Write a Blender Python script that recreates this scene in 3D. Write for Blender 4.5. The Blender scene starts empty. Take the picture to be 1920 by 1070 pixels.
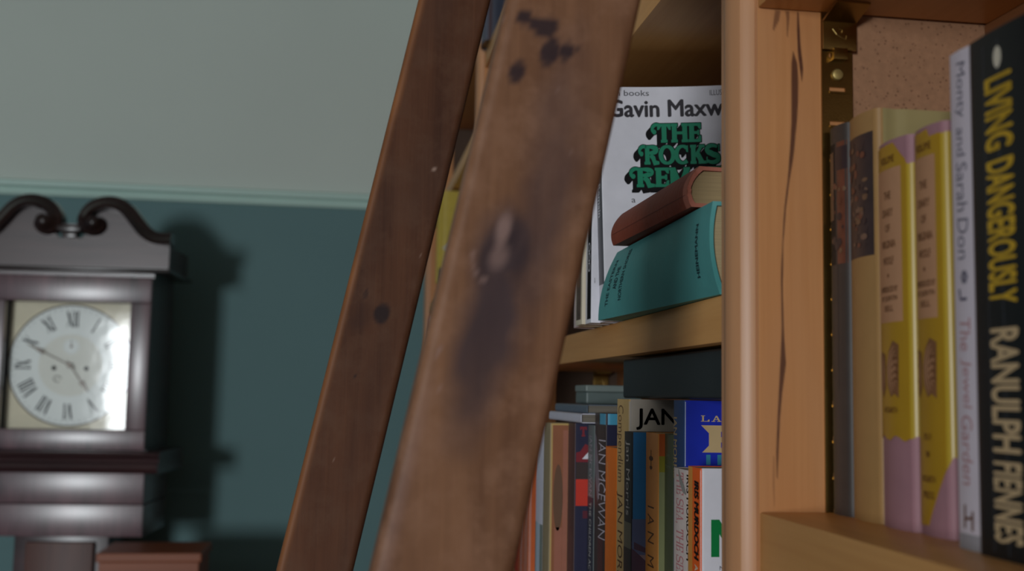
import bpy, bmesh, math, random
from mathutils import Vector, Matrix, noise
C = bpy.context.scene.collection
SC = bpy.context.scene
EYE = 1.7                       # eye height: heights below are written relative to it (Z = EYE + h)
PI = math.pi

# ------------------------------------------------------------------ camera
F_PX = 2100.0
yaw, pitch, roll = math.radians(8.4), math.radians(5.65), math.radians(1.03)
fwd = Vector((math.sin(yaw)*math.cos(pitch), math.cos(yaw)*math.cos(pitch), math.sin(pitch)))
rt0 = Vector((math.cos(yaw), -math.sin(yaw), 0)); up0 = rt0.cross(fwd)
rt = math.cos(roll)*rt0 + math.sin(roll)*up0
up = math.cos(roll)*up0 - math.sin(roll)*rt0
cam = bpy.data.cameras.new('camera'); cam_o = bpy.data.objects.new('camera', cam); C.objects.link(cam_o)
m = Matrix((rt, up, -fwd)).transposed().to_4x4(); m.translation = Vector((0, 0, EYE)); cam_o.matrix_world = m
cam.sensor_width = 36.0; cam.lens = 36.0*F_PX/1920; cam.clip_start = 0.02
cam.dof.use_dof = True; cam.dof.focus_distance = 0.71; cam.dof.aperture_fstop = 8.8
SC.camera = cam_o
# ------------------------------------------------------------------ world, light, exposure
w = bpy.data.worlds.new('world'); SC.world = w; w.use_nodes = True
bg = w.node_tree.nodes['Background']; bg.inputs[0].default_value = (0.62, 0.80, 0.98, 1); bg.inputs[1].default_value = 0.095
def area(name, loc, target, sx, sy, power, col):
    l = bpy.data.lights.new(name, 'AREA'); l.shape = 'RECTANGLE'; l.size = sx; l.size_y = sy; l.energy = power; l.color = col
    o = bpy.data.objects.new(name, l); C.objects.link(o); o.location = loc
    o.rotation_euler = (Vector(target)-Vector(loc)).to_track_quat('-Z', 'Y').to_euler(); return o
area('window_daylight', (-2.60, -4.50, EYE+0.06), (0.0, 1.4, EYE), 0.70, 0.95, 138, (0.92, 0.97, 1.0))
SC.view_settings.view_transform = 'Standard'; SC.view_settings.look = 'None'
SC.view_settings.exposure = 0.0; SC.view_settings.gamma = 1.0

# ------------------------------------------------------------------ materials
def srgb(r, g, b):
    f = lambda c: (c/12.92 if c <= 0.04045 else ((c+0.055)/1.055)**2.4)
    return (f(r/255), f(g/255), f(b/255), 1)
MATS = {}
def newmat(name):
    m = bpy.data.materials.new(name); m.use_nodes = True; nt = m.node_tree
    return m, nt, nt.nodes['Principled BSDF']
def N(nt, typ, **kw):
    n = nt.nodes.new(typ)
    for k, v in kw.items(): setattr(n, k, v)
    return n
def paint(name, rgb, rough=0.55, var=0.06, scale=60, spec=0.4, bump=0.0, metal=0.0):
    """plain printed / painted surface with a little tonal variation"""
    if name in MATS: return MATS[name]
    m, nt, b = newmat(name); L = nt.links.new
    tc = N(nt, 'ShaderNodeTexCoord'); nz = N(nt, 'ShaderNodeTexNoise'); nz.inputs['Scale'].default_value = scale; nz.inputs['Detail'].default_value = 4
    L(tc.outputs['Object'], nz.inputs['Vector'])
    mx = N(nt, 'ShaderNodeMix', data_type='RGBA'); c = srgb(*rgb)
    mx.inputs[6].default_value = tuple(max(0, x*(1-var*2)) for x in c[:3])+(1,)
    mx.inputs[7].default_value = tuple(min(1, x*(1+var*2)) for x in c[:3])+(1,)
    L(nz.outputs['Fac'], mx.inputs[0]); L(mx.outputs[2], b.inputs['Base Color'])
    b.inputs['Roughness'].default_value = rough; b.inputs['Specular IOR Level'].default_value = spec; b.inputs['Metallic'].default_value = metal
    if bump:
        bp = N(nt, 'ShaderNodeBump'); bp.inputs['Strength'].default_value = bump; bp.inputs['Distance'].default_value = 0.001
        n2 = N(nt, 'ShaderNodeTexNoise'); n2.inputs['Scale'].default_value = scale*8; L(tc.outputs['Object'], n2.inputs['Vector'])
        L(n2.outputs['Fac'], bp.inputs['Height']); L(bp.outputs['Normal'], b.inputs['Normal'])
    MATS[name] = m; return m
def wood(name, c0, c1, axis='Z', freq=60, stretch=0.06, rough=0.42, stain=None, coat=0.0, spec=0.4, contrast=1.0, ring=0.5, blotch=None):
    """grain running along an axis of the object; optional stain attribute"""
    if name in MATS: return MATS[name]
    m, nt, b = newmat(name); L = nt.links.new
    tc = N(nt, 'ShaderNodeTexCoord'); mp = N(nt, 'ShaderNodeMapping'); L(tc.outputs['Object'], mp.inputs['Vector'])
    s = [freq]*3; s['XYZ'.index(axis)] = freq*stretch; mp.inputs['Scale'].default_value = s
    n1 = N(nt, 'ShaderNodeTexNoise'); n1.inputs['Scale'].default_value = 1.0; n1.inputs['Detail'].default_value = 7; n1.inputs['Roughness'].default_value = 0.62; n1.inputs['Distortion'].default_value = 0.6
    L(mp.outputs['Vector'], n1.inputs['Vector'])
    mp2 = N(nt, 'ShaderNodeMapping'); L(tc.outputs['Object'], mp2.inputs['Vector'])
    s2 = [freq*9]*3; s2['XYZ'.index(axis)] = freq*0.25; mp2.inputs['Scale'].default_value = s2
    n2 = N(nt, 'ShaderNodeTexNoise'); n2.inputs['Scale'].default_value = 1.0; n2.inputs['Detail'].default_value = 3; L(mp2.outputs['Vector'], n2.inputs['Vector'])
    mp3 = N(nt, 'ShaderNodeMapping'); L(tc.outputs['Object'], mp3.inputs['Vector'])
    s3 = [freq*0.25]*3; s3['XYZ'.index(axis)] = freq*0.07; mp3.inputs['Scale'].default_value = s3
    n3 = N(nt, 'ShaderNodeTexNoise'); n3.inputs['Scale'].default_value = 1.0; n3.inputs['Detail'].default_value = 2; L(mp3.outputs['Vector'], n3.inputs['Vector'])
    add = N(nt, 'ShaderNodeMath', operation='MULTIPLY_ADD'); L(n2.outputs['Fac'], add.inputs[0]); add.inputs[1].default_value = 0.30
    L(n1.outputs['Fac'], add.inputs[2])
    add2 = N(nt, 'ShaderNodeMath', operation='MULTIPLY_ADD'); L(n3.outputs['Fac'], add2.inputs[0]); add2.inputs[1].default_value = ring; L(add.outputs[0], add2.inputs[2])
    mr = N(nt, 'ShaderNodeMapRange'); L(add2.outputs[0], mr.inputs['Value'])
    mid = 0.5+0.15+0.5*ring; mr.inputs['From Min'].default_value = mid-0.32/contrast; mr.inputs['From Max'].default_value = mid+0.32/contrast
    mx = N(nt, 'ShaderNodeMix', data_type='RGBA'); mx.inputs[6].default_value = srgb(*c0); mx.inputs[7].default_value = srgb(*c1)
    L(mr.outputs['Result'], mx.inputs[0]); out = mx.outputs[2]
    if blotch:      # uneven wear: soft patches of another tone
        nb = N(nt, 'ShaderNodeTexNoise'); nb.inputs['Scale'].default_value = blotch[1]; nb.inputs['Detail'].default_value = 6; nb.inputs['Roughness'].default_value = .65; L(tc.outputs['Object'], nb.inputs['Vector'])
        rb = N(nt, 'ShaderNodeMapRange'); rb.inputs['From Min'].default_value = .45; rb.inputs['From Max'].default_value = .70; rb.inputs['To Max'].default_value = blotch[2]; L(nb.outputs['Fac'], rb.inputs['Value'])
        mb = N(nt, 'ShaderNodeMix', data_type='RGBA'); L(rb.outputs['Result'], mb.inputs[0]); L(out, mb.inputs[6]); mb.inputs[7].default_value = srgb(*blotch[0]); out = mb.outputs[2]
    if stain:
        for att, col in stain:
            at = N(nt, 'ShaderNodeAttribute', attribute_name=att)
            m2 = N(nt, 'ShaderNodeMix', data_type='RGBA'); L(at.outputs['Fac'], m2.inputs[0]); L(out, m2.inputs[6]); m2.inputs[7].default_value = srgb(*col); out = m2.outputs[2]
    L(out, b.inputs['Base Color']); b.inputs['Roughness'].default_value = rough
    b.inputs['Specular IOR Level'].default_value = spec; b.inputs['Coat Weight'].default_value = coat; b.inputs['Coat Roughness'].default_value = 0.27
    bp = N(nt, 'ShaderNodeBump'); bp.inputs['Strength'].default_value = 0.25; bp.inputs['Distance'].default_value = 0.0006
    L(add.outputs[0], bp.inputs['Height']); L(bp.outputs['Normal'], b.inputs['Normal'])
    MATS[name] = m; return m
def pages(name, rgb, axis='Y', freq=1800, rough=0.8):
    if name in MATS: return MATS[name]
    m, nt, b = newmat(name); L = nt.links.new
    tc = N(nt, 'ShaderNodeTexCoord'); mp = N(nt, 'ShaderNodeMapping'); L(tc.outputs['Object'], mp.inputs['Vector'])
    s = [12.0]*3; s['XYZ'.index(axis)] = freq; mp.inputs['Scale'].default_value = s
    n1 = N(nt, 'ShaderNodeTexNoise'); n1.inputs['Scale'].default_value = 1; n1.inputs['Detail'].default_value = 3; L(mp.outputs['Vector'], n1.inputs['Vector'])
    mx = N(nt, 'ShaderNodeMix', data_type='RGBA'); c = srgb(*rgb)
    mx.inputs[6].default_value = tuple(x*0.55 for x in c[:3])+(1,); mx.inputs[7].default_value = tuple(min(1, x*1.25) for x in c[:3])+(1,)
    L(n1.outputs['Fac'], mx.inputs[0]); L(mx.outputs[2], b.inputs['Base Color']); b.inputs['Roughness'].default_value = rough
    MATS[name] = m; return m

# ------------------------------------------------------------------ objects
def link(name, bm, mats, parent=None, smooth=None):
    me = bpy.data.meshes.new(name)
    if smooth is not None:
        for f in bm.faces: f.smooth = True
        for e in bm.edges:
            if len(e.link_faces) == 2 and e.calc_face_angle(0) > smooth: e.smooth = False
    bm.to_mesh(me); bm.free()
    for mm in (mats if isinstance(mats, (list, tuple)) else [mats]): me.materials.append(mm)
    o = bpy.data.objects.new(name, me); C.objects.link(o)
    if parent is not None: o.parent = parent
    return o
def thing(name, label, cat, loc=(0, 0, 0), group=None, rot=(0, 0, 0)):
    o = bpy.data.objects.new(name, None); C.objects.link(o); o.location = loc; o.rotation_euler = rot
    o.empty_display_size = 0.02; o['label'] = label; o['category'] = cat
    if group: o['group'] = group
    return o
def struct(name, bm, mats, label, cat, smooth=None):
    o = link(name, bm, mats, None, smooth); o['kind'] = 'structure'; o['label'] = label; o['category'] = cat; return o
def add_box(bm, x0, x1, y0, y1, z0, z1, bev=0.0, mi=0, seg=2):
    b2 = bmesh.new(); bmesh.ops.create_cube(b2, size=1)
    for v in b2.verts: v.co = Vector((x0+(v.co.x+.5)*(x1-x0), y0+(v.co.y+.5)*(y1-y0), z0+(v.co.z+.5)*(z1-z0)))
    if bev: bmesh.ops.bevel(b2, geom=b2.edges[:], offset=bev, segments=seg, affect='EDGES', profile=0.6)
    merge(bm, b2, mi)
def merge(bm, b2, mi=None):
    me = bpy.data.meshes.new('t'); b2.to_mesh(me); b2.free(); n = len(bm.faces); bm.from_mesh(me); bpy.data.meshes.remove(me)
    if mi is not None:
        bm.faces.ensure_lookup_table()
        for f in bm.faces[n:]: f.material_index = mi
def box(x0, x1, y0, y1, z0, z1, bev=0.0):
    bm = bmesh.new(); add_box(bm, x0, x1, y0, y1, z0, z1, bev); return bm
def prism(bm, pts, axis, a0, a1, mi=0):
    """extrude a closed outline; axis 'z': pts (x,y); axis 'y': pts (x,z); axis 'x': pts (y,z)"""
    mk = {'z': lambda p, a: (p[0], p[1], a), 'y': lambda p, a: (p[0], a, p[1]), 'x': lambda p, a: (a, p[0], p[1])}[axis]
    A = [bm.verts.new(mk(p, a0)) for p in pts]; B = [bm.verts.new(mk(p, a1)) for p in pts]; fs = []
    n = len(pts)
    for i in range(n): fs.append(bm.faces.new((A[i], A[(i+1) % n], B[(i+1) % n], B[i])))
    fs.append(bm.faces.new(A[::-1])); fs.append(bm.faces.new(B))
    for f in fs: f.material_index = mi
    bmesh.ops.recalc_face_normals(bm, faces=fs)
def add_cyl(bm, p, q, r0, r1=None, n=24, mi=0):
    p, q = Vector(p), Vector(q); r1 = r0 if r1 is None else r1
    d = (q-p).normalized(); a = d.orthogonal().normalized(); b = d.cross(a)
    A = [bm.verts.new(p+r0*(math.cos(t)*a+math.sin(t)*b)) for t in [2*PI*i/n for i in range(n)]]
    B = [bm.verts.new(q+r1*(math.cos(t)*a+math.sin(t)*b)) for t in [2*PI*i/n for i in range(n)]]
    fs = [bm.faces.new((A[i], A[(i+1) % n], B[(i+1) % n], B[i])) for i in range(n)]+[bm.faces.new(A[::-1]), bm.faces.new(B)]
    for f in fs: f.material_index = mi

# ------------------------------------------------------------------ flat lettering, as 2-D meshes to be laid on a surface
def text2d(s, bold=0.0, shear=0.0):
    cu = bpy.data.curves.new('t', 'FONT'); cu.body = s; cu.size = 1.0; cu.shear = shear; cu.resolution_u = 3; cu.fill_mode = 'FRONT'
    if bold < 0: cu.offset = bold
    o = bpy.data.objects.new('t', cu); C.objects.link(o)
    me = bpy.data.meshes.new_from_object(o.evaluated_get(bpy.context.evaluated_depsgraph_get()))
    vs = [(v.co.x, v.co.y) for v in me.vertices]; fs = [tuple(p.vertices) for p in me.polygons]
    bpy.data.objects.remove(o); bpy.data.curves.remove(cu); bpy.data.meshes.remove(me)
    if bold <= 0: return vs, fs
    q = bold*1.3; return join2([([(x+dx*q, y+dy*q) for x, y in vs], fs) for dx, dy in ((0, 0), (1, 0), (-1, 0), (0, .8), (0, -.8), (.5, .5), (-.5, -.5))])
def stroke(pts, ws):
    """thick line with width per point -> quads"""
    vs, fs = [], []; n = len(pts)
    for i, p in enumerate(pts):
        a = Vector(pts[max(0, i-1)]); b = Vector(pts[min(n-1, i+1)]); d = (b-a); d = d.normalized() if d.length else Vector((1, 0))
        nn = Vector((-d.y, d.x)); ww = ws[i] if isinstance(ws, (list, tuple)) else ws
        vs += [tuple(Vector(p)+nn*ww/2), tuple(Vector(p)-nn*ww/2)]
        if i: k = 2*i; fs.append((k-2, k-1, k+1, k))
    return vs, fs
def disc(cx, cy, rx, ry=None, n=20):
    ry = rx if ry is None else ry
    return [(cx+rx*math.cos(2*PI*i/n), cy+ry*math.sin(2*PI*i/n)) for i in range(n)], [tuple(range(n))]
def arc(cx, cy, rx, ry, a0, a1, n=18):
    return [(cx+rx*math.cos(math.radians(a0+(a1-a0)*i/n)), cy+ry*math.sin(math.radians(a0+(a1-a0)*i/n))) for i in range(n+1)]
def rect2(x0, x1, y0, y1): return [(x0, y0), (x1, y0), (x1, y1), (x0, y1)], [(0, 1, 2, 3)]
def join2(parts):
    V, Fs = [], []
    for vs, fs in parts:
        k = len(V); V += list(vs); Fs += [tuple(i+k for i in f) for f in fs]
    return V, Fs
def xf(g, sx=1, sy=1, dx=0, dy=0, rot=0):
    c, s = math.cos(rot), math.sin(rot)
    return [(c*x*sx-s*y*sy+dx, s*x*sx+c*y*sy+dy) for x, y in g[0]], g[1]
def slab_glyph(ch, st, hw, sf):
    """roman capital with slab serifs; cap height 1; st stem weight, hw hairline weight, sf serif reach"""
    P = []; st2 = st/2
    def stem(x): P.append(rect2(x-st2, x+st2, 0, 1)); 
    def ser(x, y, l=1, r=1): P.append(rect2(x-st2-sf*l, x+st2+sf*r, y, y+hw) if y < .5 else rect2(x-st2-sf*l, x+st2+sf*r, y-hw, y))
    L0 = sf+st2
    if ch == 'I': stem(L0); ser(L0, 0); ser(L0, 1); wd = 2*L0
    elif ch == 'L': stem(L0); ser(L0, 1); P.append(rect2(0, .62+sf, 0, hw)); P.append(([(.62+sf, 0), (.62+sf, .38), (.62+sf-hw, .34), (.5, 0)], [(0, 1, 2, 3)])); wd = .62+sf
    elif ch in 'TH':
        if ch == 'T':
            wd = .74+st*.35; x = wd/2; stem(x); ser(x, 0); P.append(rect2(0, wd, 1-hw, 1))
            for q, sg in ((0, 1), (wd, -1)): P.append(([(q, 1), (q, .66), (q+sg*hw*.8, .68), (q+sg*.24, 1-hw)], [(0, 1, 2, 3)]))
        else:
            x2 = L0+.5+st*.5; stem(L0); stem(x2)
            for q in (L0, x2): ser(q, 0); ser(q, 1)
            P.append(rect2(L0, x2, .5-hw/2, .5+hw/2)); wd = x2+L0
    elif ch in 'EF':
        stem(L0); ser(L0, 0, 1, 0); ser(L0, 1, 1, 0); wd = L0+.46+st*.4
        P.append(rect2(L0, wd, 1-hw, 1)); P.append(rect2(L0, wd-.12, .5-hw/2, .5+hw/2)); P.append(rect2(L0, wd, 0, hw))
        P.append(([(wd, 1), (wd, .68), (wd-hw*.8, .7), (wd-.22, 1-hw)], [(0, 1, 2, 3)])); P.append(([(wd, 0), (wd-.22, hw), (wd-hw*.8, .33), (wd, .35)], [(0, 1, 2, 3)]))
        P.append(rect2(wd-.12-hw*.7, wd-.12+.02, .36, .64))
    elif ch in 'RPDB':
        stem(L0); ser(L0, 0); ser(L0, 1, 1, 0); r = .235 if ch != 'D' else .5; cy = 1-r if ch != 'D' else .5
        bw = .34+st*.42 if ch != 'D' else .42+st*.5
        pts = [(L0, 1-hw/2)]+arc(L0+st2, cy, bw, r-hw/2, 88, -88)+[(L0, 2*cy-1+hw/2)]
        ws = [hw]+[hw+(st-hw)*max(0, math.cos(math.radians(88-176*i/18)))**1 for i in range(19)]+[hw]
        P.append(stroke(pts, ws)); wd = L0+st2+bw+st*.3
        if ch == 'R': P.append(stroke([(L0+st2+.05, .5), (L0+st2+bw*.55, .34), (L0+st2+bw*.75, .08), (wd+.1, hw*.55)], [st*.7, st*.95, st, hw])); wd += .1
    elif ch in 'OCG':
        rx = .33+st*.32; cx = rx+st2*.6; a0, a1 = (0, 360) if ch == 'O' else (52, 312)
        n = 32; pts = arc(cx, .5, rx, .5-hw*.42, a0, a1, n)
        P.append(stroke(pts, [hw+(st-hw)*abs(math.cos(math.radians(a0+(a1-a0)*i/n)))**1.3 for i in range(n+1)])); wd = 2*cx
        if ch != 'O':
            P.append(([(wd-st*.5, .99), (wd-st*.5, .62), (wd-st*.5-hw*.8, .64), (wd-.30, .93)], [(0, 1, 2, 3)])); wd -= .02
    elif ch == 'K':
        stem(L0); ser(L0, 0); ser(L0, 1); x2 = L0+st2
        P.append(stroke([(x2-.02, .40), (x2+.42, .96)], hw*1.25)); P.append(rect2(x2+.22, x2+.62, 1-hw, 1))
        P.append(stroke([(x2+.10, .58), (x2+.42, .06)], st)); P.append(rect2(x2+.18, x2+.70, 0, hw)); wd = x2+.70
    elif ch == 'S':
        w_ = .30+st*.25; pts = arc(w_+.04, .74, w_, .26-hw*.4, 35, 250, 14)+arc(w_+.04, .26, w_+.02, .26-hw*.4, 80, -150, 16); n = len(pts)
        P.append(stroke(pts, [hw+(st-hw)*math.sin(PI*i/(n-1))**1.2 for i in range(n)])); wd = 2*w_+.08+st*.3
        P.append(rect2(wd-.12, wd-.04, .64, .99)); P.append(rect2(.0, .08, .02, .36))
    elif ch in 'MN':
        x2 = L0+.52+st*(.75 if ch == 'M' else .45); h2 = hw*.8 if ch == 'N' else st
        P.append(rect2(L0-hw/2 if st < .2 else L0-st2, L0+hw/2 if st < .2 else L0+st2, 0, 1)); ser(L0, 0); ser(L0, 1, 1, 0)
        P.append(rect2(x2-h2/2, x2+h2/2, 0, 1)); ser(x2, 1, 0 if ch == 'M' else 1, 1)
        if ch == 'M':
            ser(x2, 0); xm = (L0+x2)/2; P.append(stroke([(L0, .96), (xm, .06)], st*.95)); P.append(stroke([(xm, .06), (x2, .96)], hw*1.2))
        else: P.append(stroke([(L0, .95), (x2, .05)], st))
        wd = x2+L0
    elif ch == 'A':
        wd = .78+st*.6; xm = wd/2; P.append(stroke([(.16, hw*.5), (xm-.02, .97)], hw*1.1)); P.append(stroke([(xm-.02, .97), (wd-.18, hw*.5)], st))
        P.append(rect2(.24, wd-.26, .30, .30+hw)); P.append(rect2(0, .34, 0, hw)); P.append(rect2(wd-.40, wd, 0, hw))
    elif ch == ',': P.append(disc(.10, .07, .08)); P.append(stroke([(.15, .05), (.08, -.18)], .05)); wd = .22
    else: wd = .34
    return join2(P) if P else ([], []), wd
def slab2d(s, st=.16, hw=.07, sf=.08, gap=.07):
    x = 0; parts = []
    for ch in s:
        g, wd = slab_glyph(ch, st, hw, sf)
        if g[0]: parts.append(xf(g, dx=x))
        x += wd+gap
    return join2(parts)
def fit(g, cx, cy, length, height, rot=0):
    """scale a 2-D glyph mesh to length x height, centre it, and turn it"""
    xs = [v[0] for v in g[0]]; ys = [v[1] for v in g[0]]
    sx = length/(max(xs)-min(xs)); sy = height/(max(ys)-min(ys))
    g = xf(g, sx, sy, -(max(xs)+min(xs))/2*sx, -(max(ys)+min(ys))/2*sy)
    return xf(g, 1, 1, cx, cy, rot)
DOWN = -PI/2                     # lettering that reads down a spine
def islands(g):
    """a few microns of height for each separate piece, so that overlapping strokes of one letter do not coincide"""
    par = list(range(len(g[0])))
    def root(i):
        while par[i] != i: par[i] = par[par[i]]; i = par[i]
        return i
    for f in g[1]:
        for i in f[1:]: par[root(i)] = root(f[0])
    num = {}
    return [6e-6*(num.setdefault(root(i), len(num)) % 9) for i in range(len(par))]
def lay(bm, g, surf, mi, eps, cut=0.0025):
    """lay a 2-D mesh on a surface function surf(s, v, offset) -> Vector, sliced so that it follows the curve"""
    b2 = bmesh.new(); V = [b2.verts.new((x, y, z)) for (x, y), z in zip(g[0], islands(g))]
    for f in g[1]:
        try: b2.faces.new([V[i] for i in f])
        except ValueError: pass
    xs = [x for x, y in g[0]]
    if cut:
        k = math.ceil(min(xs)/cut)
        while k*cut < max(xs):
            bmesh.ops.bisect_plane(b2, geom=b2.verts[:]+b2.edges[:]+b2.faces[:], plane_co=(k*cut, 0, 0), plane_no=(1, 0, 0), dist=1e-7); k += 1
    for f in b2.faces:
        f.normal_update()
        if f.normal.z < 0: f.normal_flip()
    # (s, v) seen from outside is right-handed, so the winding is kept
    for v in b2.verts: v.co = surf(v.co.x, v.co.y, eps+v.co.z)
    merge(bm, b2, mi)

# ------------------------------------------------------------------ books that stand upright
class Outline:
    """plan outline of a cover: s = 0 at the middle of the spine, s > 0 round to the near (front) board, s < 0 to the far board"""
    def __init__(self, t, d, bulge, r, curl=0.0, groove=0.0):
        h = t/2; half = []
        n = 8
        for i in range(n+1):                       # spine, from its middle to the corner
            y = -(h-r)*i/n; half.append((bulge*(y/h)**2, y))
        x0 = half[-1][0]
        for i in range(1, 7):
            a = PI/2*i/6; half.append((x0+r*(1-math.cos(a)), -(h-r)-r*math.sin(a)))
        k = 30; xs = half[-1][0]
        for i in range(1, k+1):
            q = i/k; x = xs+(d-xs)*q
            g = groove*math.exp(-((x-xs-0.006)/0.0028)**2)
            half.append((x, -h-curl*q*q+g))
        far = [(x, h-groove*math.exp(-((x-xs-0.006)/0.0028)**2) if i > 14 else -y) for i, (x, y) in enumerate(half)]
        self.near = self._len(half); self.far = self._len(far); self.edge = self.near[14][0]
    @staticmethod
    def _len(p):
        out = [(0.0, p[0])]
        for a, b in zip(p, p[1:]): out.append((out[-1][0]+math.hypot(b[0]-a[0], b[1]-a[1]), b))
        return out
    def at(self, s):
        T = self.near if s >= 0 else self.far; q = abs(s); i = 1
        while i < len(T)-1 and T[i][0] < q: i += 1
        (s0, p0), (s1, p1) = T[i-1], T[i]; k = (q-s0)/(s1-s0)
        p = Vector((p0[0]+(p1[0]-p0[0])*k, p0[1]+(p1[1]-p0[1])*k)); d = Vector((p1[0]-p0[0], p1[1]-p0[1])).normalized()
        nrm = Vector((d.y, -d.x)) if s >= 0 else Vector((-d.y, d.x))
        return p, nrm
    def samples(self): return [-a for a, _ in self.far[:0:-1]]+[a for a, _ in self.near]
def shell(ol, z0, z1, ct, regions, s_min=None, s_max=None, off=0.0):
    """thin folded sheet or boards along the outline; regions: [(s_limit, material index)] from far to near"""
    bm = bmesh.new(); S = ol.samples()
    if s_min is not None: S = sorted(set([s for s in S if s_min < s < s_max]+[s_min, s_max]))
    S = sorted(set(S+[r[0] for r in regions if S[0] < r[0] < S[-1]])); rows = []
    f0 = (lambda s: z0) if not callable(z0) else z0; f1 = (lambda s: z1) if not callable(z1) else z1
    for s in S:
        p, n = ol.at(s); o = p+n*off; i = p+n*(off-ct)
        rows.append([bm.verts.new((o.x, o.y, f0(s))), bm.verts.new((o.x, o.y, f1(s))), bm.verts.new((i.x, i.y, f1(s))), bm.verts.new((i.x, i.y, f0(s)))])
    for k in range(len(S)-1):
        mid = (S[k]+S[k+1])/2; mi = next((m_ for lim, m_ in regions if mid < lim), regions[-1][1])
        for q in range(4):
            f = bm.faces.new((rows[k][q], rows[k][(q+1) % 4], rows[k+1][(q+1) % 4], rows[k+1][q])); f.material_index = mi
    bm.faces.new(rows[0][::-1]).material_index = regions[0][1]; bm.faces.new(rows[-1]).material_index = regions[-1][1]
    bmesh.ops.recalc_face_normals(bm, faces=bm.faces[:])
    return bm
def book(name, label, x, y0, y1, base, h, d=0.108, spine=None, front=None, back=None, kind='paper', decos=(), group=None, curl=0.0, lean=0.0, turn=0.0, tip=0.0,
         page=None, bulge=None, jacket=None, cover_name='cover', category='book'):
    """x: where the spine stands; y0 near side, y1 far side; d: depth of the boards; decos: (2-D mesh, material, layer)"""
    t = y1-y0; hard = kind == 'hard'
    root = thing(name, label, category, (x, (y0+y1)/2, EYE+base), group, (lean, tip, turn))
    r = 0.0035 if hard else 0.0009; r = min(r, t*.3)
    bl = (0.09*t if hard else 0.02*t) if bulge is None else bulge
    ol = Outline(t, d, bl, r, curl, 0.0011 if hard else 0.0)
    ct = 0.0024 if hard else 0.0007
    mats = [spine, front or spine, back or spine]; regs = [(-ol.edge, 2), (ol.edge, 0), (9, 1)]
    bm = shell(ol, 0, h, ct, regs)
    surf = lambda s, v, e: (lambda pn: Vector((pn[0].x+pn[1].x*e, pn[0].y+pn[1].y*e, v)))(ol.at(s))
    for g, mt, lay_no in decos:
        if mt not in mats: mats.append(mt)
        lay(bm, g, surf, mats.index(mt), 0.00010*lay_no)
    link(cover_name, bm, mats, root, 0.6)
    ins = 0.003 if hard else 0.0004
    pb = bmesh.new(); n = 10; prof = []
    for i in range(n+1):
        y = -t/2+ct+(t-2*ct)*i/n; prof.append((ct+0.0012+bl*((y/(t/2))**2), y))
    xe = d-ins-0.0006
    prof += [(xe-(0.12*t*(1-(2*q-1)**2) if hard else 0), t/2-ct-(t-2*ct)*q) for q in [i/8 for i in range(9)]]
    near0 = prof[0][1]; prof = [(xe-(xe-prof[0][0])*i/16, near0) for i in range(16)]+prof if curl else prof
    prism(pb, prof, 'z', ins, h-ins)
    if curl:
        for v in pb.verts:
            if v.co.y < 0: v.co.y -= curl*(v.co.x/d)**2*(-v.co.y/(t/2))*0.97
    link('page_block', pb, page or pages('paper_cream', (196, 178, 146)), root)
    if jacket: jacket(root, ol, h)
    return root, ol
def R(s0, s1, v0, v1):            # a rectangle on a cover, sliced by lay()
    return rect2(s0, s1, v0, v1)

# ------------------------------------------------------------------ materials used more than once
pine = wood('pine_varnished', (180, 118, 70), (214, 154, 102), 'Z', 46, 0.05, 0.38, stain=[('pink', (188, 142, 108)), ('streak', (66, 32, 30))], contrast=0.8, ring=.7)
pineY = wood('pine_varnished_shelf', (188, 130, 70), (226, 172, 106), 'Y', 38, 0.05, 0.42, contrast=0.75)
pineB = wood('pine_back_board', (112, 70, 42), (146, 96, 60), 'Y', 22, 0.06, 0.5)
oldw = wood('worn_brown_ladder_wood', (100, 66, 46), (146, 104, 76), 'Z', 70, 0.045, 0.55, spec=.25, stain=[('grey', (76, 60, 62)), ('dark', (48, 36, 42)), ('pale', (158, 128, 120))], contrast=1.05, blotch=((152, 112, 88), 55, .75))
oldw2 = wood('dark_brown_ladder_wood', (76, 45, 30), (110, 70, 48), 'Z', 70, 0.045, 0.55, spec=.25, stain=[('dark', (48, 34, 34)), ('grey', (84, 62, 52)), ('pale', (190, 160, 144)), ('edge', (164, 104, 58))], contrast=0.9, blotch=((104, 72, 54), 45, .7))
brass = paint('aged_brass', (150, 120, 66), 0.30, 0.08, 120, 0.5, 0.05, 1.0)
white_card = paint('white_card', (226, 224, 232), 0.42)
ink = paint('black_ink', (22, 20, 22), 0.7, .06, 60, .15)
GOLD = paint('gilt_lettering', (206, 176, 130), 0.5)

# ------------------------------------------------------------------ room shell
upper = paint('pale_green_grey_wall_paint', (204, 214, 206), 0.8, 0.02, 3, 0.3)
lower = paint('deep_teal_wall_paint', (102, 134, 136), 0.7, 0.03, 3, 0.3)
railp = paint('blue_green_rail_paint', (192, 222, 212), 0.5, 0.02, 8, 0.4)
WY = 2.90
bm = bmesh.new()
add_box(bm, -4.0, 0.6, WY, WY+.15, 0, EYE+.494, 0, 0); add_box(bm, -4.0, 0.6, WY, WY+.15, EYE+.494, EYE+1.2, 0, 1)
struct('wall_back', bm, [lower, upper], 'back wall painted deep teal below the rail and pale grey green above', 'wall')
bm = bmesh.new(); add_box(bm, 0.345, 0.5, -4.4, WY, 0, EYE+1.2)
struct('wall_right', bm, [upper], 'side wall hidden behind the pine bookcase', 'wall')
bm = bmesh.new(); add_box(bm, -4.0, 0.5, -4.4, WY+.15, -0.1, 0)
struct('floor', bm, [wood('floor_boards', (70, 48, 32), (100, 70, 48), 'Y', 9, 0.05, 0.5)], 'brown wooden floor below the picture', 'floor')
bm = bmesh.new(); add_box(bm, -4.0, 0.5, -4.4, WY+.15, EYE+1.2, EYE+1.3)
struct('ceiling', bm, [paint('ceiling_white', (214, 214, 208), 0.9)], 'white ceiling above the picture', 'ceiling')
bm = bmesh.new()
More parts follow.
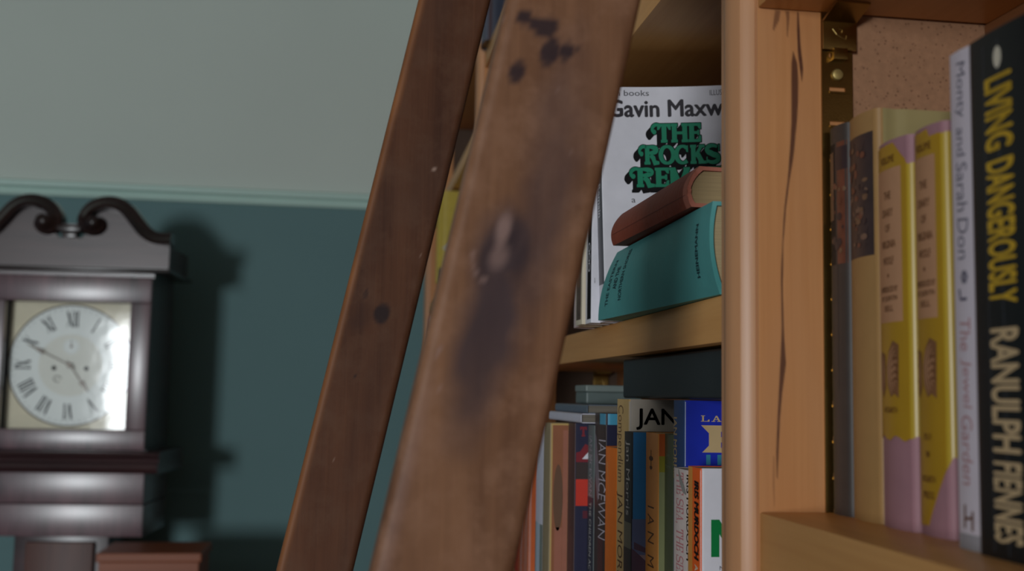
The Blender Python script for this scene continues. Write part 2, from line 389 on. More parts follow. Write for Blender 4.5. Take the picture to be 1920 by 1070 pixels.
prism(bm, [(WY, EYE+.474), (WY-.010, EYE+.476), (WY-.014, EYE+.484), (WY-.012, EYE+.492), (WY-.022, EYE+.498), (WY-.024, EYE+.509), (WY-.016, EYE+.513), (WY, EYE+.513)], 'x', -4.0, 0.345)
struct('trim_1', bm, [railp], 'pale blue green picture rail across the back wall', 'picture rail', 0.6)

# ------------------------------------------------------------------ bookcase
BX, BACK = 0.20, 0.325
case = thing('bookcase', 'tall varnished pine bookcase filling the right side, with adjustable shelves on brass strips', 'bookcase', (BX, 1.2, 0))
def to_case(o):
    o.parent = case; o.location = (-BX, -1.2, 0); return o
def upright(yn, yf):
    """a divider: bullnose lipping in front, side faces near (yn) and far (yf); streaks of dark heart wood on the near face"""
    bm = bmesh.new(); t = yf-yn
    prof = [(BX, yn), (BX-.0003, yn+.0011), (BX-.0008, yn+.0011), (BX-.0012, yn+.0001), (BX-.0045, yn+.0008), (BX-.0080, yn+.003), (BX-.0105, yn+.0075), (BX-.0118, yn+.013), (BX-.0110, yn+.0185), (BX-.0088, yn+.0225), (BX-.0080, yn+.0232),
            (BX-.0080, yf-.004), (BX-.0068, yf-.0022), (BX-.004, yf), (BX+.0335, yf), (BX+.0335, yf-.002), (BACK, yf-.002), (BACK, yn+.002), (BX+.0510, yn+.002), (BX+.0500, yn), (BX, yn)]
    prof = prof[:-1]
    z0, z1 = 0.0, EYE+.95
    zs = [z0+(EYE-.30-z0)*i/10 for i in range(10)]+[EYE-.30+i*.004 for i in range(55)]+[EYE-.08+i*.0015 for i in range(190)]+[EYE+.205+i*.004 for i in range(70)]+[z1]
    # dense near strip for the streaks
    xs = [BX+.0500]+[BX+.0336*i/56 for i in range(56, -1, -1)]
    full = prof[:-1]+[(xx, yn) for xx in xs[:-1]]
    rows = [[bm.verts.new((p[0], p[1], z)) for p in full] for z in zs]
    n = len(full)
    for a, b in zip(rows, rows[1:]):
        for i in range(n): bm.faces.new((a[i], a[(i+1) % n], b[(i+1) % n], b[i]))
    bm.faces.new(rows[0][::-1]); bm.faces.new(rows[-1]); bmesh.ops.recalc_face_normals(bm, faces=bm.faces[:])
    for f in bm.faces:
        c = f.calc_center_median()
        if c.x > BX+.0512 and c.y < yn+.0025: f.material_index = 1
    return bm
def px_line(pts):     # (px, py, half width in px) of the photograph's streaks -> (height, distance from the corner, half width)
    return [(.1958-(y-28)*.000268, (x-(1413.8+.0117*(y-20)))*.000292, h*.000292) for x, y, h in pts]
STREAKS = [(px_line([(1488, 24, 1.5), (1489, 60, 3), (1491, 100, 3.4), (1495, 135, 3), (1496, 158, .6)]), .9), (px_line([(1480, 104, 1), (1482, 125, 5), (1483, 160, 6.5), (1483, 200, 6), (1482, 240, 5), (1479, 290, 4), (1473, 350, 2.5), (1467, 400, 1.8), (1463, 470, 1.6), (1462, 540, 1.8), (1464, 620, 2), (1465, 690, 5), (1461, 740, 3), (1458, 790, 2.4), (1456, 850, 2.6), (1456, 895, 1)]), .85),
           (px_line([(1452, 22, 5), (1449, 45, 5), (1443, 66, 1)]), .6), (px_line([(1469, 22, 4), (1470, 40, 3), (1469, 75, 1.5)]), .6), (px_line([(1450, 860, 1.5), (1450, 910, 2), (1452, 950, .5)]), .35)]
def streak_val(dx, z, seed):
    v = 0.0; n_ = noise.noise((z*70, seed, 0))*.0002+noise.noise((z*30, seed+4, dx*900))*.00012
    for ln, st in STREAKS:
        for (za, xa, wa), (zb, xb, wb) in zip(ln, ln[1:]):
            if zb <= z <= za:
                k = (z-zb)/(za-zb); v = max(v, st*min(1, max(0, (wb+(wa-wb)*k+n_-abs(dx-(xb+(xa-xb)*k)))/.0007+.45)))
    return v
panelm = paint('speckled_chipboard', (162, 120, 90), 0.75, 0.12, 260, 0.25, 0.2)
def specks(mat):
    nt = mat.node_tree; L = nt.links.new; b = nt.nodes['Principled BSDF']; src = b.inputs['Base Color'].links[0].from_socket
    tc = N(nt, 'ShaderNodeTexCoord'); v = N(nt, 'ShaderNodeTexVoronoi'); v.inputs['Scale'].default_value = 330; L(tc.outputs['Object'], v.inputs['Vector'])
    mr = N(nt, 'ShaderNodeMapRange'); mr.inputs['From Min'].default_value = .10; mr.inputs['From Max'].default_value = .30; mr.inputs['To Min'].default_value = .6; mr.inputs['To Max'].default_value = 0
    L(v.outputs['Distance'], mr.inputs['Value']); mx = N(nt, 'ShaderNodeMix', data_type='RGBA'); L(mr.outputs['Result'], mx.inputs[0]); L(src, mx.inputs[6]); mx.inputs[7].default_value = srgb(104, 68, 50)
    L(mx.outputs[2], b.inputs['Base Color'])
specks(panelm)
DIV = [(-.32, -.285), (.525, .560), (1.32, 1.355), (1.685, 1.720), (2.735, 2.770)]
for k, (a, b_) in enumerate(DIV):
    o = to_case(link('upright', upright(a, b_), [pine, panelm if k < 2 else paint('shade_darkened_side_panel', (78, 58, 44), .7, .1, 40)], None, 0.5))  # farther side panels get a darker colour that stands in for shade
    at = o.data.attributes.new('streak', 'FLOAT', 'POINT'); pk = o.data.attributes.new('pink', 'FLOAT', 'POINT')
    vals, pks = [], []
    for v in o.data.vertices:
        near = abs(v.co.y-a) < 1e-4 and v.co.x < BX+.0505
        zz = v.co.z-EYE
        vals.append(streak_val(v.co.x-BX, zz, k*7.3) if near and -.06 < zz < .2 else 0.0)
        pks.append(0.35*max(0, noise.noise((v.co.x*60, k*3.1, zz*9))) if near and v.co.x > BX+.0008 else (.5 if v.co.x < BX+.0005 else 0.0))
    at.data.foreach_set('value', vals); pk.data.foreach_set('value', pks)
def shelf(y0, y1, z0, z1, front=BX):
    bm = box(front, BACK, y0+.0005, y1-.0005, EYE+z0, EYE+z1, .0012); return to_case(link('shelf', bm, pineY, None, 0.5))
bays = [((-.285, .525), [(-.0934, -.0534), (.197, .224), (-.36, -.336), (.48, .504)]),
        ((.560, 1.32), [(.0310, .0565), (.2640, .2880), (-.2200, -.1950), (.50, .524)]),
        ((1.355, 1.685), [(.5060, .5300), (.20, .224), (-.10, -.076)]),
        ((1.720, 2.735), [(.4100, .4340), (.1960, .2200), (-.06, -.036), (.66, .684)])]
for (y0, y1), sh in bays:
    for z0, z1 in sh: shelf(y0, y1, z0, z1)
    shelf(y0, y1, .92, .945); shelf(y0, y1, -.80, -.775); shelf(y0, y1, -1.25, -1.225); shelf(y0, y1, -1.66, -1.63)
to_case(link('back_panel', box(BACK, BACK+.012, -.32, 2.77, .04, EYE+.95), pineB))
def strip(y, x0, zlist_dummy=None):
    """slotted brass shelf strip on the near face of a divider, standing 1.2 mm proud"""
    w_ = .0164; bm = bmesh.new(); th = .0012; z0, z1 = EYE-.35, EYE+.45; pitch_ = .0175; sl, sh = .0086, .0026
    xa, xb = x0, x0+w_; sx0, sx1 = xa+(w_-sl)/2, xa+(w_+sl)/2
    add_box(bm, xa, sx0, y-th, y, z0, z1); add_box(bm, sx1, xb, y-th, y, z0, z1)
    z = EYE+.1570-.0175*28; cuts = []
    while z < z1:
        if z > z0+.002: cuts.append(z)
        z += pitch_
    edges = [z0]+[q for c in cuts for q in (c-sh/2, c+sh/2)]+[z1]
    for k in range(0, len(edges), 2): add_box(bm, sx0, sx1, y-th, y, edges[k], edges[k+1])
    for c in cuts: add_box(bm, sx0, sx1, y-th-.0006, y-.0002, c-sh/2-.0006, c-sh/2+.0004)   # pressed lip under each slot
    o = to_case(link('shelf_strip', bm, brass))
    s = bmesh.new()
    for q in range(8):
        add_cyl(s, (0, 0, 0), (0, -.0008, 0), .0031, .0031, 24); add_cyl(s, (0, -.0008, 0), (0, -.0013, 0), .0031, .0024, 24); break
    for dz in (.1648, -.045, .30):
        so = link('screw', s.copy(), paint('brass_screw_head', (190, 166, 104), .45, .05, 200, .5, 0, .7), o, .6)
        so.location = (x0+w_*.5, y-th, EYE+dz)
    s.free()
    return o
def clip(y, x0, zt):
    """bent brass shelf support: plate on the strip, ledge toward the room under the shelf, tongue in the slot"""
    w_ = .0178; bm = bmesh.new(); xa, xb = x0-.0004, x0-.0004+w_
    yb = y-.0013; z1 = EYE+zt-.0050; z0 = z1-.0150
    add_box(bm, xa, xb, yb-.0030, yb-.0016, z0, z1, .0003)                               # plate
    prism(bm, [(yb-.0016, z1-.0012), (yb-.0190, EYE+zt-.0015), (yb-.0190, EYE+zt-.0004), (yb-.0016, z1)], 'x', xa, xb)   # ledge
    add_box(bm, xa+.0052, xb-.0052, yb-.0040, yb+.0008, z0-.0052, z0+.0006, .0002)        # tongue
    bmesh.ops.recalc_face_normals(bm, faces=bm.faces[:])
    o = to_case(link('shelf_clip', bm, brass, None, .4))
    e = bmesh.new(); q = paint('brass_screw', (196, 166, 100), .28, .05, 200, .5, 0, 1.0)
    cx, cz = (xa+xb)/2, (z0+z1)/2
    for pts in ([(-.0040, .0030), (-.0018, .0002), (.0006, -.0012)], [(-.0006, .0032), (.0012, .0026), (.0008, .0010)], [(.0006, -.0012), (.0030, -.0022), (.0034, -.0002)]):
        for a, b_ in zip(pts, pts[1:]): add_cyl(e, (cx+a[0], yb-.0031, cz+a[1]), (cx+b_[0], yb-.0031, cz+b_[1]), .00035, n=8)
    link('stamped_mark', e, q, o)
    return o
strip(.525, .2336); clip(.525, .2336, .197)
strip(1.322, .2960); clip(1.322, .2960, .0310)

# ------------------------------------------------------------------ ladder
lad = thing('ladder', 'old brown wooden ladder with two leaning side rails, propped against the bookcase', 'ladder', (-.15, .6, 0))
SL = .212; AY = math.radians(4.0)
def rail(xl, y, wd, th, name_mat, stains, attrs):
    """side rail: rounded bar leaning to the right; dense grid on the broad near face so that stains keep their shape"""
    bm = bmesh.new(); r = .0045; h0, h1 = -EYE, .485
    sec = []
    def corner(cx, cy, a0):
        for i in range(5): a = math.radians(a0+90*i/4); sec.append((cx+r*math.cos(a), cy+r*math.sin(a)))
    nseg = 46
    corner(r, r, 180); last = sec[-1]
    sec += [(r+(wd-2*r)*i/nseg, 0) for i in range(1, nseg)]
    corner(wd-r, r, 270); corner(wd-r, th-r, 0); corner(r, th-r, 90)
    zs = [h0+(-.2-h0)*i/12 for i in range(12)]+[-.2+.0025*i for i in range(224)]+[.36+(h1-.36)*i/4 for i in range(5)]
    c, s_ = math.cos(AY), math.sin(AY); rows = []
    for z in zs:
        rows.append([bm.verts.new((xl+SL*z+u*c-v*s_*0.0+v*0, y+u*s_*1.0+v, EYE+z)) for u, v in sec])
    n = len(sec)
    for a, b_ in zip(rows, rows[1:]):
        for i in range(n): bm.faces.new((a[i], a[(i+1) % n], b_[(i+1) % n], b_[i]))
    bm.faces.new(rows[0][::-1]); bm.faces.new(rows[-1]); bmesh.ops.recalc_face_normals(bm, faces=bm.faces[:])
    o = link('side_rail', bm, name_mat, lad, .7); o.location = (.15, -.6, 0)
    lists = {k: [] for k in attrs}
    for z in zs:
        for u, v in sec:
            for k in attrs: lists[k].append(stains(k, u, v, z))
    for k in attrs:
        at = o.data.attributes.new(k, 'FLOAT', 'POINT'); at.data.foreach_set('value', lists[k])
    return o
def blob(u, z, cu, cz, ru, rz, soft=.35, seed=0., amp=.25):
    d = math.hypot((u-cu)/ru, (z-cz)/rz)+amp*noise.noise((u*90+seed, z*90, seed))
    return min(1, max(0, (1+soft/2-d)/soft))
def st_near(k, u, v, z):
    if k == 'dark':
        if v > .003: return 0
        q = max(blob(u, z, *b) for b in [(.0082, .1507, .0034, .0034), (.0183, .1480, .0052, .0046), (.0135, .1495, .0040, .0028), (.0221, .1375, .0036, .0058), (.0288, .1385, .0028, .0036), (.0105, .1285, .0037, .0046)])
        q = max(q, .8*blob(u, z, .0330, .1410, .0012, .0012))
        q = max(q, .75*blob(u, z, .0215, .0610, .0060, .0085, .9, 3.), .55*blob(u, z, .0300, .0530, .0040, .0100, 1.0, 4.), .6*blob(u, z, .0160, .0520, .0030, .0090, .9, 9.))
        q = max(q, .30*blob(u, z, .0215, .0200, .0065, .0330, 1.2, 5.))
        return q*.92
    if k == 'grey':
        if v > .003: return 0
        q = max(blob(u, z, .0225, .0570, .0125, .0170, .8, 1.), .95*blob(u, z, .0235, .0250, .0115, .040, .8, 2.), .75*blob(u, z, .0350, .080, .0100, .050, 1.0, 6.), .6*blob(u, z, .030, .112, .008, .03, 1.2, 16.))
        return q*(.8+.4*noise.noise((u*60, z*14, 2.)))
    if k == 'pale':
        q = .75*blob(u, z, .0200, .0655, .0028, .0060, .9, 7.)+.5*blob(u, z, .0205, .0545, .0036, .0050, .9, 8.)
        # scuffs along the worn left edge and a pale crescent
        d = math.hypot((u-.0185)/.0085, (z-.0565)/.0115)
        if u < .0185 and z < .056 and abs(d-1) < .06: q = max(q, .4)
        e = noise.noise((u*260, z*150, 11.))
        if u < .010 and e > .60 and z > -.02: q = max(q, .5)
        if e > .80: q = max(q, .25)
        g = math.exp(-((u-.0050)/.0022)**2)*max(0, min(1, (.02-z)/.05))*.30
        return max(q, g)
    return 0
def st_far(k, u, v, z):
    if v > .003 and k != 'edge': return 0
    if k == 'dark':
        q = max(blob(u, z, .0305, .0580, .0060, .0070, .5, 1.), .35*blob(u, z, .0160, .0570, .0070, .0110, 1.2, 2., .5), .8*blob(u, z, .0220, .0130, .0010, .0012), .6*blob(u, z, .0150, .0720, .0016, .004))
        q = max(q, .30*max(0, noise.noise((u*40, z*9, 4.)))) 
        return q
    if k == 'grey': return .45*max(0, noise.noise((u*30+5, z*10, 8.)))
    if k == 'pale':
        e = noise.noise((u*300, z*260, 21.)); q = .3 if e > .82 else 0
        return max(q, .8*blob(u, z-.25*(u-.03), .0400, .1640, .0040, .0007, .4, 0, .1))
    if k == 'edge': return max(0, 1-abs(u-.002)/.005)*.8*(.7+.5*noise.noise((u*40, z*30, 1.)))
    return 0
rail(.0262, .430, .0556, .0220, oldw, st_near, ['dark', 'grey', 'pale'])
rail(-.0168, .820, .0545, .0220, oldw2, st_far, ['dark', 'grey', 'pale', 'edge'])
for zr in (-1.30, -1.0, -.70, -.40, .40):
    bm = bmesh.new(); add_cyl(bm, (.0262+.028+SL*zr, .440, EYE+zr), (-.0168+.027+SL*zr, .835, EYE+zr), .0135, n=20)
    o = link('rung', bm, oldw, lad, .7); o.location = (.15, -.6, 0)

# ------------------------------------------------------------------ books on the right-hand shelf
G_R = 'books standing on the near shelf'
S0 = -.0534
def spine_text(s, sc, vc, ln, ht, bold=0., shear=0., rot=DOWN): return fit(text2d(s, bold, shear), sc, vc, ln, ht, rot)
# grey-spined volume beside the divider
m_gs = paint('dark_grey_cloth', (66, 58, 54), .5, .1, 90, .4); m_br = paint('brown_picture_print', (104, 58, 42), .4, .35, 130, .5); m_dk = paint('dark_plum_print', (52, 38, 40), .4, .2, 90, .5)
m_tan = paint('tan_print', (118, 88, 66), .5, .25, 160)
t_ = .020; rnd = random.Random(5)
dec = [(R(-.0095, .0095, .120, .180), m_br, 1), (R(-.0095, .0015, .060, .180), m_gs, 1), (R(.0, .0095, .166, .1775), m_dk, 2), (R(-.009, -.002, .142, .176), m_tan, 2)]
for k in range(14): dec.append((disc(rnd.uniform(-.004, .008), rnd.uniform(.124, .160), rnd.uniform(.0008, .0022)), rnd.choice([m_dk, m_tan, m_br]), 3))
book('hardback_book', 'grey spined hardback with a brown picture at the top, first book against the divider', .2350, .5022, .5222, S0, .1885, .082, m_gs, m_gs, None, 'hard', dec, G_R)
# cream volume with a dark picture label
m_cr = paint('cream_cloth', (162, 124, 76), .5, .05, 80); m_ol = paint('olive_cream_board', (158, 142, 96), .5, .05, 60)
t_ = .029; lab = [(R(-.0130, .0118, .1205, .1780), m_dk, 1)]
for k in range(46):
    lab.append((disc(rnd.uniform(-.0115, .0065), rnd.uniform(.124, .175), rnd.uniform(.0008, .0028), rnd.uniform(.0008, .0022), 10), rnd.choice([m_br, m_br, m_dk, m_tan, paint('sepia_print', (120, 92, 76), .5)]), 2+k % 3))
book('hardback_book', 'cream hardback with a dark picture label at the top of its spine', .2350, .4726, .5018, S0, .1880, .082, m_cr, m_ol, None, 'hard', lab, G_R)
# two yellow jacketed diaries with pink boards
m_pk = paint('dusty_pink_cloth', (156, 114, 122), .6, .06, 70); m_ye = paint('mustard_yellow_paper', (168, 128, 18), .38, .05, 50, .5); m_yl = paint('yellow_paper_highlight', (176, 146, 40), .35, .05, 50, .5)
m_lb = paint('faded_pink_label', (180, 134, 100), .5, .05, 60); m_bi = paint('brown_ink', (104, 64, 36), .6); m_sh = paint('sepia_shell_print', (120, 80, 50), .5, .2, 90)
def diary_jacket(v_lo, v_hi, w_, dim, lowtext):
    def make(root, ol, h):
        mats = [m_ye, m_yl]; e = ol.edge; off = .0005
        smin, smax = -e-.05, e+.05
        def lo(s): return v_lo(s)+.0008*noise.noise((s*400, 3., dim))
        def hi(s): return v_hi(s)+.0008*noise.noise((s*400, 7., dim))
        ol2 = ol
        ss = [smin]+[smin+(smax-smin)*i/70 for i in range(1, 70)]+[smax]
        class O2:
            def at(self, s): return ol2.at(s)
            def samples(self): return ss
        bm = shell(O2(), lo, hi, .0003, [(e-.004, 0), (9, 1)], None, None, off)  # lighter yellow from the near corner on paints in the rounded edge's highlight
        surf = lambda s, v, q: (lambda pn: Vector((pn[0].x+pn[1].x*(q+off), pn[0].y+pn[1].y*(q+off), v)))(ol.at(s))
        hw = w_/2-.0042; top = hi(0)-.011
        D = [(R(-hw-.002, hw-.001, .106, top), m_lb, 1)]
        cx = -.0012
        for s_, v, ln, ht in (('THE', .1445, .0062, .0036), ('DIARY', .1368, .0098, .0036), ('OF', .1300, .0045, .0034), ('VIRGINIA', .1228, .0130, .0036), ('WOOLF', .1155, .0098, .0036)):
            D.append((fit(text2d(s_, .02), cx, v+dim*0, ln, ht), m_bi, 2))
        D.append((fit(text2d('VOLUME', .02), cx, top+.0042, .0125, .0034), m_bi, 2)); D.append((disc(cx, .1090, .0009), m_bi, 2))
        for s_, v, ln in (('INTRODUCED BY', .1030, .0150), ('BY QUENTIN', .0988, .0140), ('BELL', .0946, .0080)): D.append((fit(text2d(s_, .015), cx, v, ln, .0026), m_bi, 2))
        D[0] = (R(-hw-.002, hw-.001, .0885, top), m_lb, 1)
        # ribbed shell ornament
        fan = [(cx+.0075, .0785), (cx+.0030, .0805), (cx-.0005, .0760), (cx-.0030, .0690), (cx-.0022, .0610), (cx+.0010, .0560), (cx+.0040, .0575), (cx+.0070, .0555)]
        D.append(((fan, [tuple(range(8))]), m_sh, 2))
        back = [(cx-.0040, .0745), (cx-.0085, .0760), (cx-.0105, .0740), (cx-.0105, .0600), (cx-.0070, .0555), (cx-.0040, .0600)]
        D.append(((back, [tuple(range(6))]), m_sh, 2))
        for k in range(4):
            a = arc(cx+.0072, .0670, .0085-.0018*k, .0118-.0020*k, 112, 236, 12); D.append((stroke(a, [.0003+.0008*math.sin(PI*i/12) for i in range(13)]), m_lb, 3))
        for k in range(4): D.append((stroke([(cx+.0016, .0715-.0030*k), (cx+.0045, .0730-.0030*k), (cx+.0072, .0724-.0030*k)], [.0003, .0011, .0004]), m_bi, 4))
        for k in range(3): D.append((stroke(arc(cx-.0105, .0660, .0055-.0016*k, .0085-.0020*k, 70, -70, 10), .0006), m_lb, 3))
        for s_, v, ln, ht in lowtext: D.append((fit(text2d(s_, .015), cx, v, ln, ht), m_bi, 2))
        for g, mt, ly in D:
            if mt not in mats: mats.append(mt)
            lay(bm, g, surf, mats.index(mt), .00006*ly)
        link('dust_jacket', bm, mats, root, .6)
    return make
book('hardback_book', 'yellow jacketed hardback with a torn jacket baring pink boards along its lower third', .2350, .4432, .4722, S0, .1690, .080, m_pk, m_pk, None, 'hard', (), G_R,
     jacket=diary_jacket(lambda s: .0385+.0012*math.sin(s*500), lambda s: .1672-max(0, s-.004)*1.15 if s < .0125 else .1565, .029, 0., [('HOGARTH', .0505, .0120, .0026)]))
book('hardback_book', 'yellow jacketed hardback with pink showing only at its foot, second yellow one from the divider', .2372, .4182, .4430, S0, .1690, .080, m_pk, m_pk, None, 'hard', (), G_R,
     jacket=diary_jacket(lambda s: .004+max(0, s+.002)*1.9 if s < .013 else .032, lambda s: .1672-.003*(s > .002)*1, .0248, 1., [('1915-19', .0400, .0060, .0030), ('TRISTRAM', .0330, .0030, .0024), ('HOGARTH', .0230, .0110, .0028), ('PRESS', .0165, .0090, .0030)]))
# white handwritten spine
m_wh = paint('chalky_white_paper', (206, 196, 206), .5, .03, 60); m_hd = paint('slate_pencil_lettering', (112, 108, 122), .7); m_rd = paint('faded_red_lettering', (176, 126, 130), .7); m_gy = paint('grey_foot_band', (150, 146, 152), .6); m_nv = paint('navy_ink', (60, 58, 84), .6)
def jz(y0_, y1_): return ((y0_+y1_)/2-S0, abs(y1_-y0_))
D = [(R(-.0085, .0095, 0, .0058), m_gy, 1)]
for s_, a, b_, mt, ht in (('Monty', .1310, .1090, m_hd, .0074), ('and', .1055, .0940, m_hd, .0058), ('Sarah', .0920, .0730, m_hd, .0072), ('Don', .0706, .0546, m_hd, .0072), ('The', .0323, .0200, m_rd, .0070), ('Jewel', .0170, -.0015, m_rd, .0070), ('Garden', -.0040, -.0298, m_rd, .0070)):
    v, ln = jz(a, b_); D.append((spine_text(s_, .0004, v, ln, ht, .0, .10), mt, 2))
for k in range(6): D.append((disc(.0008+.0014*math.cos(k*PI/3), .0478-S0+.0016*math.sin(k*PI/3), .0010, .0012, 8), m_hd, 2))
D.append((stroke([(.0022, .0395-S0), (-.0020, .0395-S0), (-.0028, .0435-S0)], .0012), m_nv, 2))
D.append((fit(join2([stroke([(0, 0), (.05, 1)], .16), stroke([(.62, -.08), (.66, .75)], .16), stroke([(.02, .40), (.64, .46)], .13)]), .0004, .0118, .0066, .0094), m_bi, 3))
book('paperback_book', 'white paperback with handwriting style grey and red lettering down its spine', .2300, .3832, .3988, S0, .1890, .086, m_wh, paint('dark_slate_cover', (70, 66, 66), .5), None, 'paper', D, G_R, bulge=.0006)
# big black hardback
m_bk = paint('gloss_black_paper', (16, 17, 20), .35, .1, 50, .35); m_yw = paint('ochre_yellow_lettering', (196, 158, 40), .5); m_cm = paint('bone_lettering', (190, 164, 126), .5)
D = []
def vv(z): return z-S0
for s_, a, b_, mt in (('LIVING', .1175, .0905, m_yw), ('DANGEROUSLY', .0870, .0355, m_yw), ('RANULPH', .0270, -.0165, m_cm), ('FIENNES', -.0195, -.0475, m_cm)):
    D.append((fit(text2d(s_, .028), .0008, vv((a+b_)/2), a-b_, .0172, DOWN), mt, 2))
pts = arc(.0010, vv(.1240), .0024, .0040, 0, 360, 24); D.append(((pts[:-1], [tuple(range(24))]), paint('white_spot', (206, 198, 180), .5), 2))
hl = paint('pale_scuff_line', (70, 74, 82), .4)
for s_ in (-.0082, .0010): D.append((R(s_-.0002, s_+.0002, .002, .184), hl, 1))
book('hardback_book', 'thick black hardback with yellow over bone capital lettering, nearest book at right edge', .2275, .3420, .3826, S0, .1880, .088, m_bk, m_bk, None, 'hard', D, G_R, bulge=.0008)

# ------------------------------------------------------------------ middle shelf: paperbacks facing out and two old hardbacks lying down
G_M = 'books on the middle shelf'; SM = .0565
m_gr = paint('bottle_green_lettering', (22, 132, 98), .45, .05, 60); m_gd = paint('charcoal_lettering', (52, 48, 54), .5); m_sp = paint('charcoal_spine_print', (74, 72, 80), .4, .05, 60)
def rocks_cover(edge):
    D = []; s0 = edge
    def line(txt, x0, x1, base, cap, swash=True, skip=0):
        g = slab2d(txt, .30, .15, .055, .015); xs = [p[0] for p in g[0]]
        if swash:       # ball-ended curl on the first letter
            c = join2([stroke(arc(-.02, .70, .30, .25, 60, 215, 14), [.14+.06*math.sin(PI*i/14) for i in range(15)]), disc(-.19, .56, .13), rect2(-.05, .16, .86, .99)])
            g = join2([g, c]); xs = [p[0] for p in g[0]]
        k = (x1-x0)/(max(xs)-min(xs)); g = xf(g, k, cap, x0-min(xs)*k, base)
        for i in range(8): D.append((xf(g, 1.0, 1.0, -.00048*(i+1), -.00052*(i+1)), ink, 1.0+.12*(8-i)))
        for dx, dy in ((.0006, 0), (0, .0006), (-.0004, .0004), (.0005, .0005), (.0005, -.0005)): D.append((xf(g, 1, 1, dx, dy), ink, 2.2+dx*300+dy*130))
        D.append((g, m_gr, 3.4))
    line('THE', s0+.0385, s0+.0765, .1345, .0146)
    line('ROCKS', s0+.0285, s0+.0905, .1178, .0146)
    line('REMAIN', s0+.0212, s0+.1010, .1006, .0148)
    D.append((fit(text2d('Gavin Maxwell', .024), s0+.0575, .1610, .1030, .0138), m_gd, 1))
    D.append((fit(text2d('pan books', .0), s0+.0215, .1722, .0330, .0058), m_gd, 1))
    D.append((fit(text2d('ILLUSTRATED', .0), s0+.0960, .1722, .0240, .0042), m_gd, 1))
    D.append((fit(text2d('a', .0), s0+.0240, .0905, .003, .003), m_gd, 1))
    return D
RT = .0180; e_ = RT/2
dec = rocks_cover(e_-.0005)+[(R(-.0085, .0085, .028, .1770), m_sp, 1), (spine_text('The Rocks Remain', .0010, .112, .066, .0075, .012), white_card, 2)]
book('paperback_book', 'white paperback facing out with big green swash lettering on black', .1895, .8092, .8270, SM, .1775, .111, white_card, white_card, None, 'paper', dec, G_M, curl=.017, tip=-.036)
dec = [(R(-.002, .0095, .003, .176), ink, 1), (spine_text('Raven Seek Thy Brother', .004, .118, .080, .0060, .015), white_card, 2)]
for k in range(3): dec.append((stroke(arc(.004, .058-.0075*k, .0026, .0032, 0, 360, 14), .0009), white_card, 2))
dec.append((R(.0125, .0128, .030, .034), ink, 1))
book('paperback_book', 'white paperback with a black stripe down its spine, behind the one with green lettering', .1826, .8272, .8480, SM, .1765, .106, white_card, white_card, None, 'paper', dec, G_M)
m_ph = paint('sepia_photo_print', (86, 66, 52), .45, .5, 160)
dec = [(R(-.008, .0085, .004, .174), m_ph, 1), (R(-.004, .004, .03, .05), m_tan, 2), (R(-.005, .001, .06, .066), paint('cream_card', (214, 202, 178), .5), 2)]
book('paperback_book', 'cream edged paperback with a sepia photo spine, partly hidden by the front ladder rail', .1800, .8484, .8720, SM, .1765, .106, paint('cream_card', (214, 202, 178), .5), paint('cream_card', (214, 202, 178), .5), None, 'paper', dec, G_M)
book('paperback_book', 'pinkish white paperback mostly hidden behind the front ladder rail on the middle shelf', .1840, .8724, .8990, SM, .1760, .106, paint('pinkish_white_card', (206, 186, 184), .5), None, None, 'paper', (), G_M)

